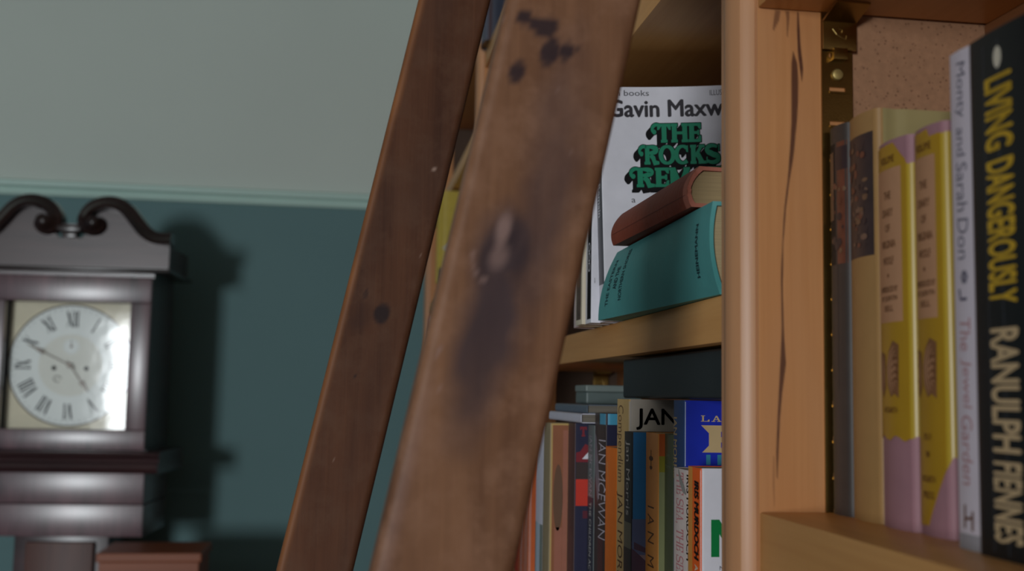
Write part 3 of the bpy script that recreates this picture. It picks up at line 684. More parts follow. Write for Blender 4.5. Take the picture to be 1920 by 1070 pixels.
def lying_book(name, label, fb, ft, nb, nt_, depth, mat, pmat, bulge, decos=(), group=None, board=.0022, fray=None, dz_end=0.0, depth_dir=(1, .0)):
    """an old hardback lying on its side: spine corners far-bottom, far-top, near-bottom, near-top; the cocked spine is lofted between them"""
    base = Vector((nb[0], nb[1], EYE+nb[2])); root = thing(name, label, 'book', base, group)
    P = [Vector((q[0], q[1], EYE+q[2]))-base for q in (fb, ft, nb, nt_)]
    dd = Vector((depth_dir[0], depth_dir[1], 0))
    def spine(a, v, off=0.0):       # a 0 far .. 1 near, v 0 bottom .. 1 top
        p = (P[0]*(1-v)+P[1]*v)*(1-a)+(P[2]*(1-v)+P[3]*v)*a
        return p-dd*(bulge*(1-(2*v-1)**2)+off)
    bm = bmesh.new(); na, nv = 40, 18
    # cover cross-section: lower board edge -> round the spine -> upper board edge
    def section(a):
        pts = []
        for i in range(7, 0, -1): pts.append(spine(a, 0)+dd*(depth*i/7))
        for i in range(nv+1): pts.append(spine(a, i/nv))
        for i in range(1, 8): pts.append(spine(a, 1)+dd*(depth*i/7))
        return pts
    def inner(a):
        pts = []; up_ = Vector((0, 0, board))
        for i in range(7, 0, -1): pts.append(spine(a, 0)+dd*(depth*i/7)+up_)
        for i in range(nv+1):
            v = i/nv; pts.append(spine(a, v)+dd*board*1.0+up_*(1-2*v))
        for i in range(1, 8): pts.append(spine(a, 1)+dd*(depth*i/7)-up_)
        return pts
    As = [i/na for i in range(na+1)]; O, I = [], []
    for a in As:
        so, si = section(a), inner(a)
        if fray and a in (0.0, 1.0): pass
        O.append([bm.verts.new(p) for p in so]); I.append([bm.verts.new(p) for p in si])
    n = len(O[0])
    for k in range(na):
        for i in range(n-1):
            bm.faces.new((O[k][i], O[k+1][i], O[k+1][i+1], O[k][i+1])); bm.faces.new((I[k][i], I[k][i+1], I[k+1][i+1], I[k+1][i]))
        for e in (0, n-1): bm.faces.new((O[k][e], I[k][e], I[k+1][e], O[k+1][e]))
    for i in range(n-1):
        bm.faces.new((O[0][i], O[0][i+1], I[0][i+1], I[0][i])); f = bm.faces.new((O[na][i], I[na][i], I[na][i+1], O[na][i+1]))
        if fray: f.material_index = 1
    if fray:
        for k in range(na-1, na):
            for i in range(5, n-5):
                pass
    bmesh.ops.recalc_face_normals(bm, faces=bm.faces[:])
    # worn, rumpled end
    for k, a in enumerate(As):
        wob = (max(0, a-.93)/.07) if fray else 0
        for i in range(n):
            if wob and 6 < i < n-6:
                q = .0018*wob*noise.noise((i*.9, 3., 1.)); O[k][i].co.y += q; I[k][i].co.y += q
    mats = [mat]+([fray] if fray else [])
    surf = lambda a, v, e: spine(a, v, e)
    for g, mt, ly in decos:
        if mt not in mats: mats.append(mt)
        b2 = bmesh.new(); V = [b2.verts.new((x, y, z)) for (x, y), z in zip(g[0], islands(g))]
        for f in g[1]:
            try: b2.faces.new([V[i] for i in f])
            except ValueError: pass
        for j in range(1, 40): bmesh.ops.bisect_plane(b2, geom=b2.verts[:]+b2.edges[:]+b2.faces[:], plane_co=(0, j/40, 0), plane_no=(0, 1, 0), dist=1e-6)
        for v in b2.verts: v.co = surf(v.co.x, v.co.y, .00012*ly+v.co.z)
        for f in b2.faces:
            f.normal_update()
            if f.normal.x > 0: f.normal_flip()
        merge(bm, b2, mats.index(mt))
    link('cover', bm, mats, root, .7)
    pb = bmesh.new(); rows = []
    for a in [0.012+(1-.024)*i/12 for i in range(13)]:
        row = []
        for i in range(nv+1):
            v = i/nv; row.append(spine(a, v)+dd*(board+.0009)+Vector((0, 0, (board+.0001)*(1-2*v))))
        for i in range(nv, -1, -1):
            v = i/nv; q = spine(a, v)+dd*(bulge*(1-(2*v-1)**2)); row.append(q+dd*(depth-.004-.003*(1-(2*v-1)**2))+Vector((0, 0, (board+.0001)*(1-2*v))))
        rows.append([pb.verts.new(p) for p in row])
    m_ = len(rows[0])
    for a, b_ in zip(rows, rows[1:]):
        for i in range(m_): pb.faces.new((a[i], a[(i+1) % m_], b_[(i+1) % m_], b_[i]))
    pb.faces.new(rows[0][::-1]); pb.faces.new(rows[-1]); bmesh.ops.recalc_face_normals(pb, faces=pb.faces[:])
    link('page_block', pb, pmat, root, .6)
    return root
m_tq = paint('turquoise_cloth', (84, 158, 156), .55, .12, 14, .35, .35); m_tk = paint('dark_teal_stamping', (14, 52, 60), .6)
pg_h = pages('paper_foxed_flat', (190, 168, 128), 'Z')
dec = []
def across(s_, ac, v0, v1, wa, bold=.01, shear=0): return fit(text2d(s_, bold, shear), ac, (v0+v1)/2, v1-v0, wa, PI/2)
def flipped(g): return g
# (a, v) space: a runs far -> near (to the right in view), v up; lettering runs up the thickness
dec.append((across('HEINEMANN', .905, .22, .82, .020, .03), m_tk, 1))
dec.append((across('THE EASTERN', .085, .18, .84, .032, .02), m_tk, 1)); dec.append((across('AND THE', .155, .40, .72, .040, .03), m_tk, 1)); dec.append((across('NORTHERN SHORES', .225, .22, .92, .034, .02), m_tk, 1))
lying_book('hardback_book', 'turquoise cloth hardback lying flat on the middle shelf with its spine outward', (.1833, .8040, .0566), (.1905, .7766, .1040), (.1985, .5774, .0566), (.1886, .5600, .1040), .112, m_tq, pg_h, .0035, dec, G_M, depth_dir=(1, -.10))
m_rs = paint('rust_red_cloth', (142, 66, 44), .6, .14, 26, .3, .3); m_rf = paint('frayed_pink_edge', (186, 112, 92), .7)
lying_book('hardback_book', 'rust red old hardback with frayed spine end lying on the turquoise book', (.1815, .7518, .1052), (.1887, .7560, .1285), (.1853, .5867, .1052), (.1904, .5890, .1285), .110, m_rs, pages('paper_aged_brown', (176, 150, 108), 'Z', 1500), .0042,
           [(R(.955, 1.0, .0, 1.0), m_rf, 1), (R(.02, .98, .30, .315), paint('rust_crease', (104, 42, 28), .6), 1)], G_M, fray=m_rf, depth_dir=(1, -.02))

# ------------------------------------------------------------------ lower shelf row
G_L = 'books standing in the lower row'; SB = -.195
def V(z): return z-SB
cc = lambda n_, *rgb: paint(n_, rgb, .45, .06, 70)
orange = cc('bright_orange_paper', 244, 122, 10); navy = cc('navy_print', 34, 34, 62); dkbr = cc('dark_brown_print', 58, 44, 42)
# helpers: s-coordinate of a world X on a near cover, and of a world Y on a spine
def on_cover(xs, t): return lambda X: t/2+(X-xs)-.0004
def on_spine(y0, y1): return lambda Y: (y0+y1)/2-Y
# buff spine and grey cover with black capitals
m_cs = cc('buff_paper', 222, 184, 120); m_jc = cc('warm_grey_cover', 206, 194, 180)
cv = on_cover(.1952, .0348); sp = on_spine(.7598, .7946)
D = [(spine_text('Compendium', sp(.7835), V(-.0318), .0540, .0200, -.006), m_bi, 1), (spine_text('JAN MORRIS', sp(.7835), V(-.1010), .0700, .0195, -.004), m_bi, 1),
     (R(.0166, .0184, .002, .193), cc('painted_hinge_highlight', 200, 192, 184), 1), (fit(text2d('JAN MORRIS', .016), cv(.2002)+.0475, V(-.0140), .0950, .0150), ink, 1)]  # pale strip along the hinge is a highlight painted on
book('paperback_book', 'buff spined paperback whose grey cover shows large black capitals, tallest left of the blue one', .1952, .7598, .7946, SB, .1945, .108, m_cs, m_jc, None, 'paper', D, G_L)
# black spine, blue cover with a roof
m_sky = cc('blue_sky_print', 46, 126, 190); m_sk2 = cc('lilac_blue_print', 92, 108, 150)
cv = on_cover(.1921, .0208)
D = [(spine_text('Jan Morris', .0, V(-.0535), .0500, .0120, .0), cc('silver_lettering', 196, 190, 184), 1),
     (R(.0105, .060, V(-.110), V(-.080)), m_sk2, 1), (([(cv(.1921), V(-.0940)), (cv(.2060), V(-.1010)), (cv(.2060), V(-.1035)), (cv(.1921), V(-.0990))], [(0, 1, 2, 3)]), cc('roof_plum_print', 84, 66, 88), 2),
     (R(.0105, .060, .002, V(-.1035)), cc('pinkish_wall_print', 150, 132, 140), 2), (([(cv(.1925), V(-.0990)), (cv(.2060), V(-.1110)), (cv(.2060), V(-.125)), (cv(.1925), V(-.125))], [(0, 1, 2, 3)]), cc('roof_plum_print', 84, 66, 88), 3),
     (R(-.0095, .0095, V(-.104), V(-.0830)), cc('stone_print', 122, 116, 96), 1), (R(-.0095, .0098, .002, V(-.1000)), dkbr, 2)]
book('paperback_book', 'slim paperback with black spine and blue sky cover beside the apricot one with thin capitals', .1921, .7386, .7594, SB, .1725, .108, cc('black_spine_print', 44, 38, 38), m_sky, None, 'paper', D, G_L)
m_or2 = cc('apricot_paper', 234, 152, 66)
D = [(fit(join2([stroke([(0, -1.4), (0, 1)], .18), disc(0, 0, .55, .3), disc(0, -1.1, .35, .22)]), 0, V(-.0400), .010, .0130), m_bi, 1), (spine_text('I A N  M O R R I S', 0, V(-.1130), .0860, .0150, -.004), m_bi, 1),
     (R(.0155, .060, V(-.0367), .1725), cc('burnt_orange_print', 206, 98, 40), 1), (R(.0155, .060, V(-.0469), V(-.0367)), cc('lime_print', 158, 150, 46), 1), (R(.0155, .060, 0, V(-.0469)), cc('sage_print', 160, 164, 116), 1)]
book('paperback_book', 'apricot spined paperback with a small ornament above widely spaced thin capitals', .2014, .7078, .7384, SB, .1728, .106, m_or2, m_or2, None, 'paper', D, G_L)
D = [(fit(text2d('Jan', 0), -.001, V(-.0355), .008, .0024), cc('dim_green_lettering', 116, 130, 106), 1), (fit(text2d('Morris', 0), -.001, V(-.0425), .011, .0024), cc('dim_green_lettering', 116, 130, 106), 1)]
book('paperback_book', 'dark green spined paperback between the apricot one and the pink lettered one', .2057, .6886, .7075, SB, .1728, .104, cc('dark_green_paper', 80, 86, 58), None, None, 'paper', D, G_L)
# blue cover with gold block
m_bl = cc('royal_blue_paper', 26, 46, 176); m_b2 = cc('slate_blue_spine', 36, 66, 118); m_tl = cc('teal_print', 52, 132, 160)
cv = on_cover(.2057, .0222); sp = on_spine(.6660, .6882)
D = [(spine_text('IAN MORRIS', sp(.6835), V(-.0300), .0380, .0088, .02), GOLD, 1), (R(cv(.2064), cv(.2068), V(-.0405), V(-.0014)), cc('pale_blue_line', 190, 200, 230), 1),
     (fit(slab2d('LAND', .15, .09, .10, .16), cv(.2164)+.0145, V(-.0114), .0290, .0037), GOLD, 1),
     (([(cv(.2165), V(-.0155)), (cv(.250), V(-.0155)), (cv(.250), V(-.0320)), (cv(.2172), V(-.0320)), (cv(.2215), V(-.0278)), (cv(.2215), V(-.0203))], [(0, 1, 2, 3, 4, 5)]), GOLD, 1),
     (R(cv(.2291), cv(.2330), V(-.0225), V(-.0193)), m_bl, 2), (R(cv(.2291), cv(.2330), V(-.0290), V(-.0258)), m_bl, 2)]
for k in range(5): D.append((R(cv(.2198+.0071*k), cv(.2225+.0071*k), V(-.0395), V(-.0333)), m_tl, 1))
book('paperback_book', 'royal blue paperback with gold capitals on its cover, tallest in the row by the post', .2057, .6660, .6882, SB, .1945, .104, m_b2, m_bl, None, 'paper', D, G_L)
# rose pink capitals
m_ps = cc('pale_pink_white_paper', 222, 206, 200); sp = on_spine(.6316, .6656)
D = [(fit(slab2d('THE SEA, THE SEA', .15, .06, .06, .06), sp(.6522), V(-.0740), .0620, .0175, DOWN), cc('rose_lettering', 204, 130, 134), 1), (spine_text('IRIS MURDOCH', sp(.6355), V(-.0680), .0490, .0060, .02), ink, 1),
     (stroke([(sp(.6540), V(-.0415)), (sp(.6500), V(-.0470)), (sp(.6440), V(-.0520)), (sp(.6390), V(-.0550))], [.001, .004, .005, .001]), cc('grey_smudge_print', 150, 146, 140), 2)]
book('paperback_book', 'pale paperback with large rose pink serif capitals down its spine', .1990, .6316, .6656, SB, .1540, .108, m_ps, m_ps, None, 'paper', D, G_L)
# orange spine, white cover, green N
m_ro = cc('red_orange_paper', 238, 98, 18); cv = on_cover(.1974, .0228); sp = on_spine(.6084, .6312)
D = [(R(-.0108, sp(.6212), .001, .157), cc('light_orange_edge', 222, 150, 62), 1), (spine_text('IRIS MURDOCH', sp(.6142), V(-.0672), .0440, .0075, .05, .15), ink, 2), (spine_text('A', sp(.6142), V(-.0932), .0036, .0050, .02), cc('cream_card', 214, 202, 178), 2),
     (fit(join2([rect2(0, .28, 0, 1), rect2(.72, 1, 0, 1), ([(0, 1), (.28, 1), (1, 0), (.72, 0)], [(0, 1, 2, 3)])]), cv(.2036)+.0085, V(-.0763), .0170, .0204), cc('kelly_green_lettering', 0, 124, 62), 1),
     (R(.0110, .0134, .001, .156), cc('painted_edge_highlight', 232, 230, 236), 1), (fit(text2d('Nuns', .0), cv(.2085)+.004, V(-.0925), .008, .0022), navy, 1)]  # white strip by the spine is a painted edge highlight
book('paperback_book', 'white covered paperback with an orange spine and a big green capital, next to the post', .1974, .6084, .6312, SB, .1570, .108, m_ro, white_card, None, 'paper', D, G_L)
# bright orange spine left of the buff one
book('paperback_book', 'plain bright orange paperback immediately left of the buff spined one', .1952, .7950, .8296, SB, .1592, .106, orange, orange, None, 'paper', [(stroke([(-.010, V(-.047)), (-.002, V(-.072))], [.0022, .0002]), cc('orange_glint', 240, 170, 100), 1)], G_L)
sp = on_spine(.8300, .8668)
D = [(spine_text('IAN MCEWAN', sp(.8395), V(-.0687), .0740, .0190, -.010), cc('pale_lilac_lettering', 190, 180, 190), 2), (([(-.016, V(-.027)), (-.010, V(-.030)), (.004, V(-.066)), (-.004, V(-.080)), (-.016, V(-.056))], [(0, 1, 2, 3, 4)]), cc('mauve_grey_print', 124, 112, 122), 1),
     (R(.0024, .060, V(-.0200), .1832), cc('turquoise_blue_band', 70, 150, 182), 2), (R(-.002, .014, .002, V(-.105)), cc('maroon_print', 72, 34, 36), 1), (R(.0190, .060, .09, V(-.0200)), navy, 1)]
book('paperback_book', 'dark paperback with a turquoise band at its top and thin pale capitals down its spine', .1952, .8300, .8668, SB, .1834, .106, dkbr, navy, None, 'paper', D, G_L)
D = [(spine_text('IAN MCEWAN', .001, V(-.0535), .0470, .0090, .01), cc('pale_lilac_lettering', 190, 180, 190), 1), (spine_text('THE CHILDREN ACT', .001, V(-.110), .0560, .0070, .0), cc('silver_lettering', 196, 190, 184), 1), (R(-.0108, .0108, .002, V(-.078)), cc('slate_print', 52, 50, 62), 0.5)]
book('paperback_book', 'slate grey spined paperback with small pale capitals, right of the one with a red patch', .1952, .8672, .8904, SB, .1735, .106, cc('slate_grey_paper', 106, 114, 114), None, None, 'paper', D, G_L)
m_red = cc('signal_red_print', 206, 56, 40); m_rdk = cc('crimson_print', 128, 34, 44); cv = on_cover(.1842, .0258)
D = [(fit(slab2d('T', .26, .16, .10), cv(.1914), V(-.0272), .0055, .0078), m_rdk, 1), (R(cv(.1856), cv(.200), V(-.0861), V(-.0651)), m_red, 1), (([(cv(.1856), V(-.044)), (cv(.189), V(-.043)), (cv(.193), V(-.037)), (cv(.200), V(-.040)), (cv(.200), V(-.0515)), (cv(.1856), V(-.0515))], [(0, 1, 2, 3, 4, 5)]), m_rdk, 1),
     (([(cv(.1905), V(-.0490)), (cv(.1955), V(-.0490)), (cv(.1955), V(-.0435))], [(0, 1, 2)]), white_card, 2), (R(cv(.1856), cv(.200), V(-.0650), V(-.0517)), dkbr, 1), (R(cv(.1915), cv(.200), V(-.096), V(-.090)), cc('wine_print', 92, 30, 46), 1)]
book('paperback_book', 'dark navy paperback whose cover shows a bright red patch', .1842, .8908, .9166, SB, .1745, .108, cc('dark_maroon_paper', 66, 38, 38), navy, None, 'paper', D, G_L)
m_brn = cc('chestnut_print', 150, 94, 64); m_bro = cc('rosy_brown_print', 164, 104, 84); m_yc = cc('yellowed_edge', 190, 158, 96); cv = on_cover(.1690, .0300)
D = [(R(cv(.1712), cv(.1842), .002, .172), m_brn, 1), (R(cv(.1800), cv(.1842), .002, .168), m_bro, 2), (disc(cv(.1762), V(-.082), .0040, .0270, 24), cc('umber_print', 108, 78, 58), 2), (R(cv(.1735), cv(.1798), .002, V(-.106)), m_bro, 2)]
book('paperback_book', 'chestnut brown paperback with yellowed edges, protruding most in the lower row', .1690, .9170, .9470, SB, .1735, .108, cc('worn_khaki_spine', 150, 132, 100), m_yc, None, 'paper', D, G_L)
D = [(R(-.016, .0172, .004, V(-.1078)), cc('pale_blue_print', 176, 190, 206), 1), (R(.0085, .0172, .004, V(-.1078)), cc('grey_green_print', 116, 124, 116), 2), (R(-.0165, -.012, .004, V(-.1078)), cc('grey_green_print', 116, 124, 116), 2)]
book('paperback_book', 'white spined paperback with a pale blue lower half, right of the orange striped one', .1690, .9474, .9826, SB, .1700, .108, cc('lavender_white_paper', 204, 202, 216), None, None, 'paper', D, G_L)
D = [(R(-.018+.011*k, -.0145+.011*k, .002, .148), cc('pale_stripe_print', 214, 178, 168), 1) for k in range(4)]
book('paperback_book', 'orange paperback with pale stripes beside the front ladder rail at the bottom', .1970, 1.1850, 1.2190, SB, .1500, .106, cc('tangerine_paper', 214, 104, 52), None, None, 'paper', D, G_L)
book('paperback_book', 'orange paperback with one white line, between the striped one and the red one', .1970, 1.2195, 1.2540, SB, .1500, .106, cc('tangerine_paper', 214, 104, 52), None, None, 'paper', [(R(.006, .009, .002, .148), white_card, 1)], G_L)
book('paperback_book', 'vermilion red paperback, leftmost in the lower row beside the front ladder rail', .1970, 1.2550, 1.2950, SB, .1500, .106, cc('vermilion_paper', 206, 62, 30), None, None, 'paper', (), G_L)

# things lying on top of the lower row
def flat_book(label, x, y0, y1, z0, t, d, mat, pmat, group=None, name='hardback_book', hard=False):
    """a book lying flat with its spine outward: cover folded round a page block"""
    root = thing(name, label, 'book', (x, (y0+y1)/2, EYE+z0), group); h = (y1-y0)/2; ct = .0020 if hard else .0007
    bm = bmesh.new(); r = min(t*.3, .002)
    o_ = [(d, 0), (r, 0)]+[(r-r*math.sin(a), r-r*math.cos(a)) for a in [PI/2*i/5 for i in range(1, 6)]]+[(0, t-r)]+[(r-r*math.cos(a), t-r+r*math.sin(a)) for a in [PI/2*i/5 for i in range(1, 6)]]+[(d, t)]
    i_ = [(d, t-ct), (ct, t-ct), (ct, ct), (d, ct)]
    prism(bm, o_+i_, 'y', -h, h); link('cover', bm, mat, root, .6)
    link('page_block', box(ct+.0004, d-.003, -h+.002, h-.002, ct+.00005, t-ct-.00005), pmat, root)
    return root
G_T = 'books lying on the lower row'
flat_book('black book lying flat across the row, filling the gap under the middle shelf', .2080, .6020, .8250, .0002, .0290, .100, cc('black_teal_cloth', 26, 34, 38), pages('paper_grey_flat', (120, 112, 100), 'Z'), G_T, hard=True)
flat_book('thin pale lavender booklet lying flat on the brown and navy paperbacks', .1850, .8690, 1.0100, -.0200, .0075, .110, cc('lavender_white_paper', 204, 202, 216), pages('paper_grey_flat', (120, 112, 100), 'Z'), G_T, 'booklet')
flat_book('thin slate blue booklet lying on the pale lavender booklet', .1900, .8400+.03, 1.0050, -.0124, .0070, .110, cc('slate_blue_paper', 92, 104, 118), pages('paper_grey_flat', (120, 112, 100), 'Z'), G_T, 'booklet')
bt = thing('small_box', 'small grey green box standing on the slate blue booklet', 'box', (.235, .985, EYE-.0053))
link('body', box(-.025, .025, -.020, .026, 0, .0105, .0015), cc('grey_green_card', 96, 108, 106), bt); link('lid', box(-.0255, .0255, -.0205, .0265, .0106, .0165, .0012), cc('pale_grey_card', 120, 130, 126), bt)

# ------------------------------------------------------------------ far bays, seen between the ladder rails
G_F = 'books in the far bays'
book('hardback_book', 'blue grey book standing high up, seen in the gap between the ladder rails',   .1890, 1.6200, 1.6750, .5303, .24, .10, cc('blue_grey_cloth', 84, 88, 104), cc('plum_grey_cloth', 84, 70, 74), None, 'hard', [(R(.036, .075, .005, .235), cc('ink_blue_cloth', 54, 60, 76), 1)], G_F)
m_fy = cc('lemon_yellow_paper', 184, 162, 62)
D = [(([(.020, .070), (.036, .082), (.075, .092), (.075, .080), (.045, .068), (.032, .062)], [(0, 1, 2, 3, 4, 5)]), cc('pale_grey_print', 176, 172, 158), 1), (([(.036, .080), (.048, .080), (.060, .045), (.048, .030), (.040, .05)], [(0, 1, 2, 3, 4)]), cc('grey_brown_print', 92, 82, 62), 2), (R(.014, .080, .002, .030), cc('grey_brown_print', 92, 82, 62), 1)]
book('hardback_book', 'lemon yellow book with a grey picture, seen between the ladder rails', .1730, 2.2000, 2.2240, .2203, .185, .115, m_fy, m_fy, None, 'hard', D, G_F)
book('paperback_book', 'terracotta paperback with a white label, just below the yellow book between the ladder rails', .1880, 2.5500, 2.5800, -.0357, .215, .11, cc('terracotta_paper', 160, 84, 58), None, None, 'paper', [(R(.018, .030, .195, .212), white_card, 1)], G_F)

# ------------------------------------------------------------------ longcase clock
CX = -.598; CYF = 2.55
mah = wood('dark_mahogany', (38, 24, 28), (74, 46, 48), 'X', 26, 0.10, 0.30, coat=.3, spec=.5, contrast=1.2)
mahv = wood('figured_mahogany_veneer', (58, 40, 48), (116, 82, 90), 'Z', 24, 0.25, 0.34, coat=.9, spec=.6, contrast=1.4)
mahp = wood('dull_mahogany_board', (44, 30, 32), (80, 56, 56), 'X', 20, 0.2, 0.38, coat=.25, contrast=1.2)
mahd = wood('ebonised_moulding', (34, 26, 26), (58, 42, 40), 'X', 26, 0.10, 0.25, coat=.4)
clk = thing('longcase_clock', 'dark mahogany longcase clock with swan neck top and white painted dial', 'clock', (CX, CYF, 0), None, (0, 0, -.066))
def cpart(name, bm, mt, sm=.5, parent=None):
    o = link(name, bm, mt, parent or clk, sm); return o
Z = lambda z: EYE+z
# local coordinates: x from the clock's centre line, y from the front plane of the hood
hood = bmesh.new(); D_ = .21
add_box(hood, -.176, -.160, .012, D_, Z(-.132), Z(.254)); add_box(hood, .160, .176, .012, D_, Z(-.132), Z(.254)); add_box(hood, -.16, .16, .10, D_, Z(-.132), Z(.254)); add_box(hood, -.16, .16, .012, .1, Z(.222), Z(.254)); cpart('hood', hood, mah)
door = bmesh.new()
add_box(door, -.176, .176, -.008, .012, Z(.1885), Z(.2450), .003); add_box(door, -.176, .176, -.008, .012, Z(-.1310), Z(-.0878), .003)
add_box(door, -.176, -.1325, -.008, .012, Z(-.0878), Z(.1885), .003); add_box(door, .1325, .176, -.008, .012, Z(-.0878), Z(.1885), .003)
dr = cpart('hood_door', door, mahv)
gl, nt, b = newmat('clock_glass'); nt.nodes.remove(b)
tr = N(nt, 'ShaderNodeBsdfTransparent'); gs = N(nt, 'ShaderNodeBsdfGlossy'); gs.inputs['Roughness'].default_value = .07; fr = N(nt, 'ShaderNodeFresnel'); fr.inputs['IOR'].default_value = 1.27
gb = N(nt, 'ShaderNodeBump'); gb.inputs['Strength'].default_value = .07; gb.inputs['Distance'].default_value = .003; gn = N(nt, 'ShaderNodeTexNoise'); gn.inputs['Scale'].default_value = 22; gn.inputs['Detail'].default_value = 3; gt = N(nt, 'ShaderNodeTexCoord')
nt.links.new(gt.outputs['Object'], gn.inputs['Vector']); nt.links.new(gn.outputs['Fac'], gb.inputs['Height']); nt.links.new(gb.outputs['Normal'], gs.inputs['Normal'])
mx = N(nt, 'ShaderNodeMixShader'); nt.links.new(fr.outputs[0], mx.inputs[0]); nt.links.new(tr.outputs[0], mx.inputs[1]); nt.links.new(gs.outputs[0], mx.inputs[2]); nt.links.new(mx.outputs[0], nt.nodes['Material Output'].inputs[0])
gp = box(-.1325, .1325, .000, .0025, Z(-.0878), Z(.1885)); bmesh.ops.rotate(gp, verts=gp.verts[:], cent=(0, .001, 0), matrix=Matrix.Rotation(-.004, 3, 'Z')); cpart('glass_pane', gp, gl, None, dr)   # old pane set slightly out of true
# dial
m_di = paint('cream_enamel_dial', (232, 234, 224), .45, .03, 20); m_rg = paint('white_enamel_ring', (236, 243, 240), .4, .03, 20); m_sd = paint('buff_spandrel', (228, 220, 192), .5, .08, 30); m_nu = paint('faded_black_numeral', (64, 68, 72), .6); m_ho = paint('winding_hole', (14, 12, 12), .8)
dl = bmesh.new(); add_box(dl, -.133, .133, .032, .036, Z(-.088), Z(.189)); DC = .0505
dmats = [m_sd, m_rg, m_nu, m_ho, m_di, paint('dark_spandrel_edge', (92, 84, 70), .6)]
dsurf = lambda s, v, e: Vector((s, .032-e, Z(DC)+v))
def dlay(g, mi, ly): lay(dl, g, dsurf, mi, .0002*ly, 0)
dlay(disc(0, 0, .1345, .1345, 64), 5, 1); dlay(disc(0, 0, .1310, .1310, 64), 1, 2); dlay(disc(0, 0, .068, .068, 48), 4, 3)
NUM = {12: 'XII', 1: 'I', 2: 'II', 3: 'III', 4: 'IIII', 5: 'V', 6: 'VI', 7: 'VII', 8: 'VIII', 9: 'IX', 10: 'X', 11: 'XI'}
def numeral(txt):
    P = []; x = 0
    for ch in txt:
        if ch == 'I': P += [rect2(x, x+.16, 0, 1), rect2(x-.06, x+.22, 0, .06), rect2(x-.06, x+.22, .94, 1)]; x += .30
        elif ch == 'V': P += [stroke([(x, 1), (x+.28, 0)], .2), stroke([(x+.28, 0), (x+.52, 1)], .07)]; x += .66
        else: P += [stroke([(x, 1), (x+.55, 0)], .2), stroke([(x, 0), (x+.55, 1)], .07)]; x += .70
    g = join2(P); xs = [p[0] for p in g[0]]; return xf(g, 1, 1, -(min(xs)+max(xs))/2, -.5)
for h_, t_ in NUM.items():
    a = math.radians(90-30*h_); r_ = .1010
    dlay(xf(numeral(t_), .0210, .0330, r_*math.cos(a), r_*math.sin(a), a-PI/2), 2, 4)
for k in range(60):
    a = math.radians(6*k); dlay(xf(rect2(-.0005, .0005, .122, .127), 1, 1, 0, 0, a), 2, 4)
dlay(disc(0, .0415, .0170, .0170, 32), 1, 4)
for k in range(12): a = math.radians(30*k); dlay(xf(rect2(-.0003, .0003, .013, .016), 1, 1, 0, .0415, a), 2, 5)
for sx in (-1, 1): dlay(disc(.0345*sx, -.0065, .0050, .0050, 20), 3, 5)
dlay(join2([stroke(arc(-.026, -.030, .008, .006, 0, 300, 10), .002)]), 5, 5)
dial = cpart('dial', dl, dmats)
m_hand = paint('blued_steel_hand', (92, 84, 76), .4, .05, 60, .5, 0, .4)
def hand(name, ang, ln, y, z0=Z(DC)):
    bm = bmesh.new(); c, s_ = math.cos(ang), math.sin(ang); th = .0008
    for pts, ws in ([(-.012, 0), (ln*.55, 0), (ln*.62, 0), (ln*.70, 0), (ln*.78, 0), (ln, 0)], [.003, .0026, .006, .009, .005, .0012]), ([(ln*.62, -.006), (ln*.66, 0), (ln*.62, .006)], .003):
        g = stroke(pts, ws)
        for f in g[1]: prism(bm, [(g[0][i][0]*c-g[0][i][1]*s_, z0+g[0][i][0]*s_+g[0][i][1]*c) for i in f], 'y', y-th, y)
    add_cyl(bm, (0, y-.002, z0), (0, .032, z0), .006); bmesh.ops.recalc_face_normals(bm, faces=bm.faces[:]); cpart(name, bm, m_hand, None)
hand('minute_hand', math.radians(90-296), .105, .026); hand('hour_hand', math.radians(90-144), .072, .028)
sec = bmesh.new(); add_cyl(sec, (0, .029, Z(DC+.0415)), (0, .0318, Z(DC+.0415)), .003); add_box(sec, -.0006, .0006, .0296, .0302, Z(DC+.0415), Z(DC+.056)); cpart('seconds_hand', sec, m_hand, None)
# cornice block and swan-neck pediment
fz = bmesh.new(); add_box(fz, -.218, .218, -.030, D_, Z(.2540), Z(.2620), .003); add_box(fz, -.212, .212, -.024, D_, Z(.2625), Z(.2640)); cpart('cornice_moulding', fz, mahd)
pts = [(.212, .3200), (.180, .3190), (.150, .336), (.128, .362), (.108, .386), (.084, .392), (.058, .384), (.046, .366), (.052, .350), (.066, .344), (.050, .336), (.030, .334), (.024, .326), (-.024, .326), (-.030, .334), (-.050, .336), (-.066, .344), (-.052, .350), (-.046, .366), (-.058, .384), (-.084, .392), (-.108, .386), (-.128, .362), (-.150, .336), (-.180, .319), (-.212, .320), (-.212, .264), (.212, .264)]
tp = bmesh.new(); prism(tp, [(x, Z(z)) for x, z in pts], 'y', -.018, .0); add_box(tp, -.205, -.19, .0, D_, Z(.264), Z(.318)); add_box(tp, .19, .205, .0, D_, Z(.264), Z(.318)); add_box(tp, -.19, .19, .18, D_, Z(.264), Z(.318))
cpart('pediment_board', tp, mahp, .6)
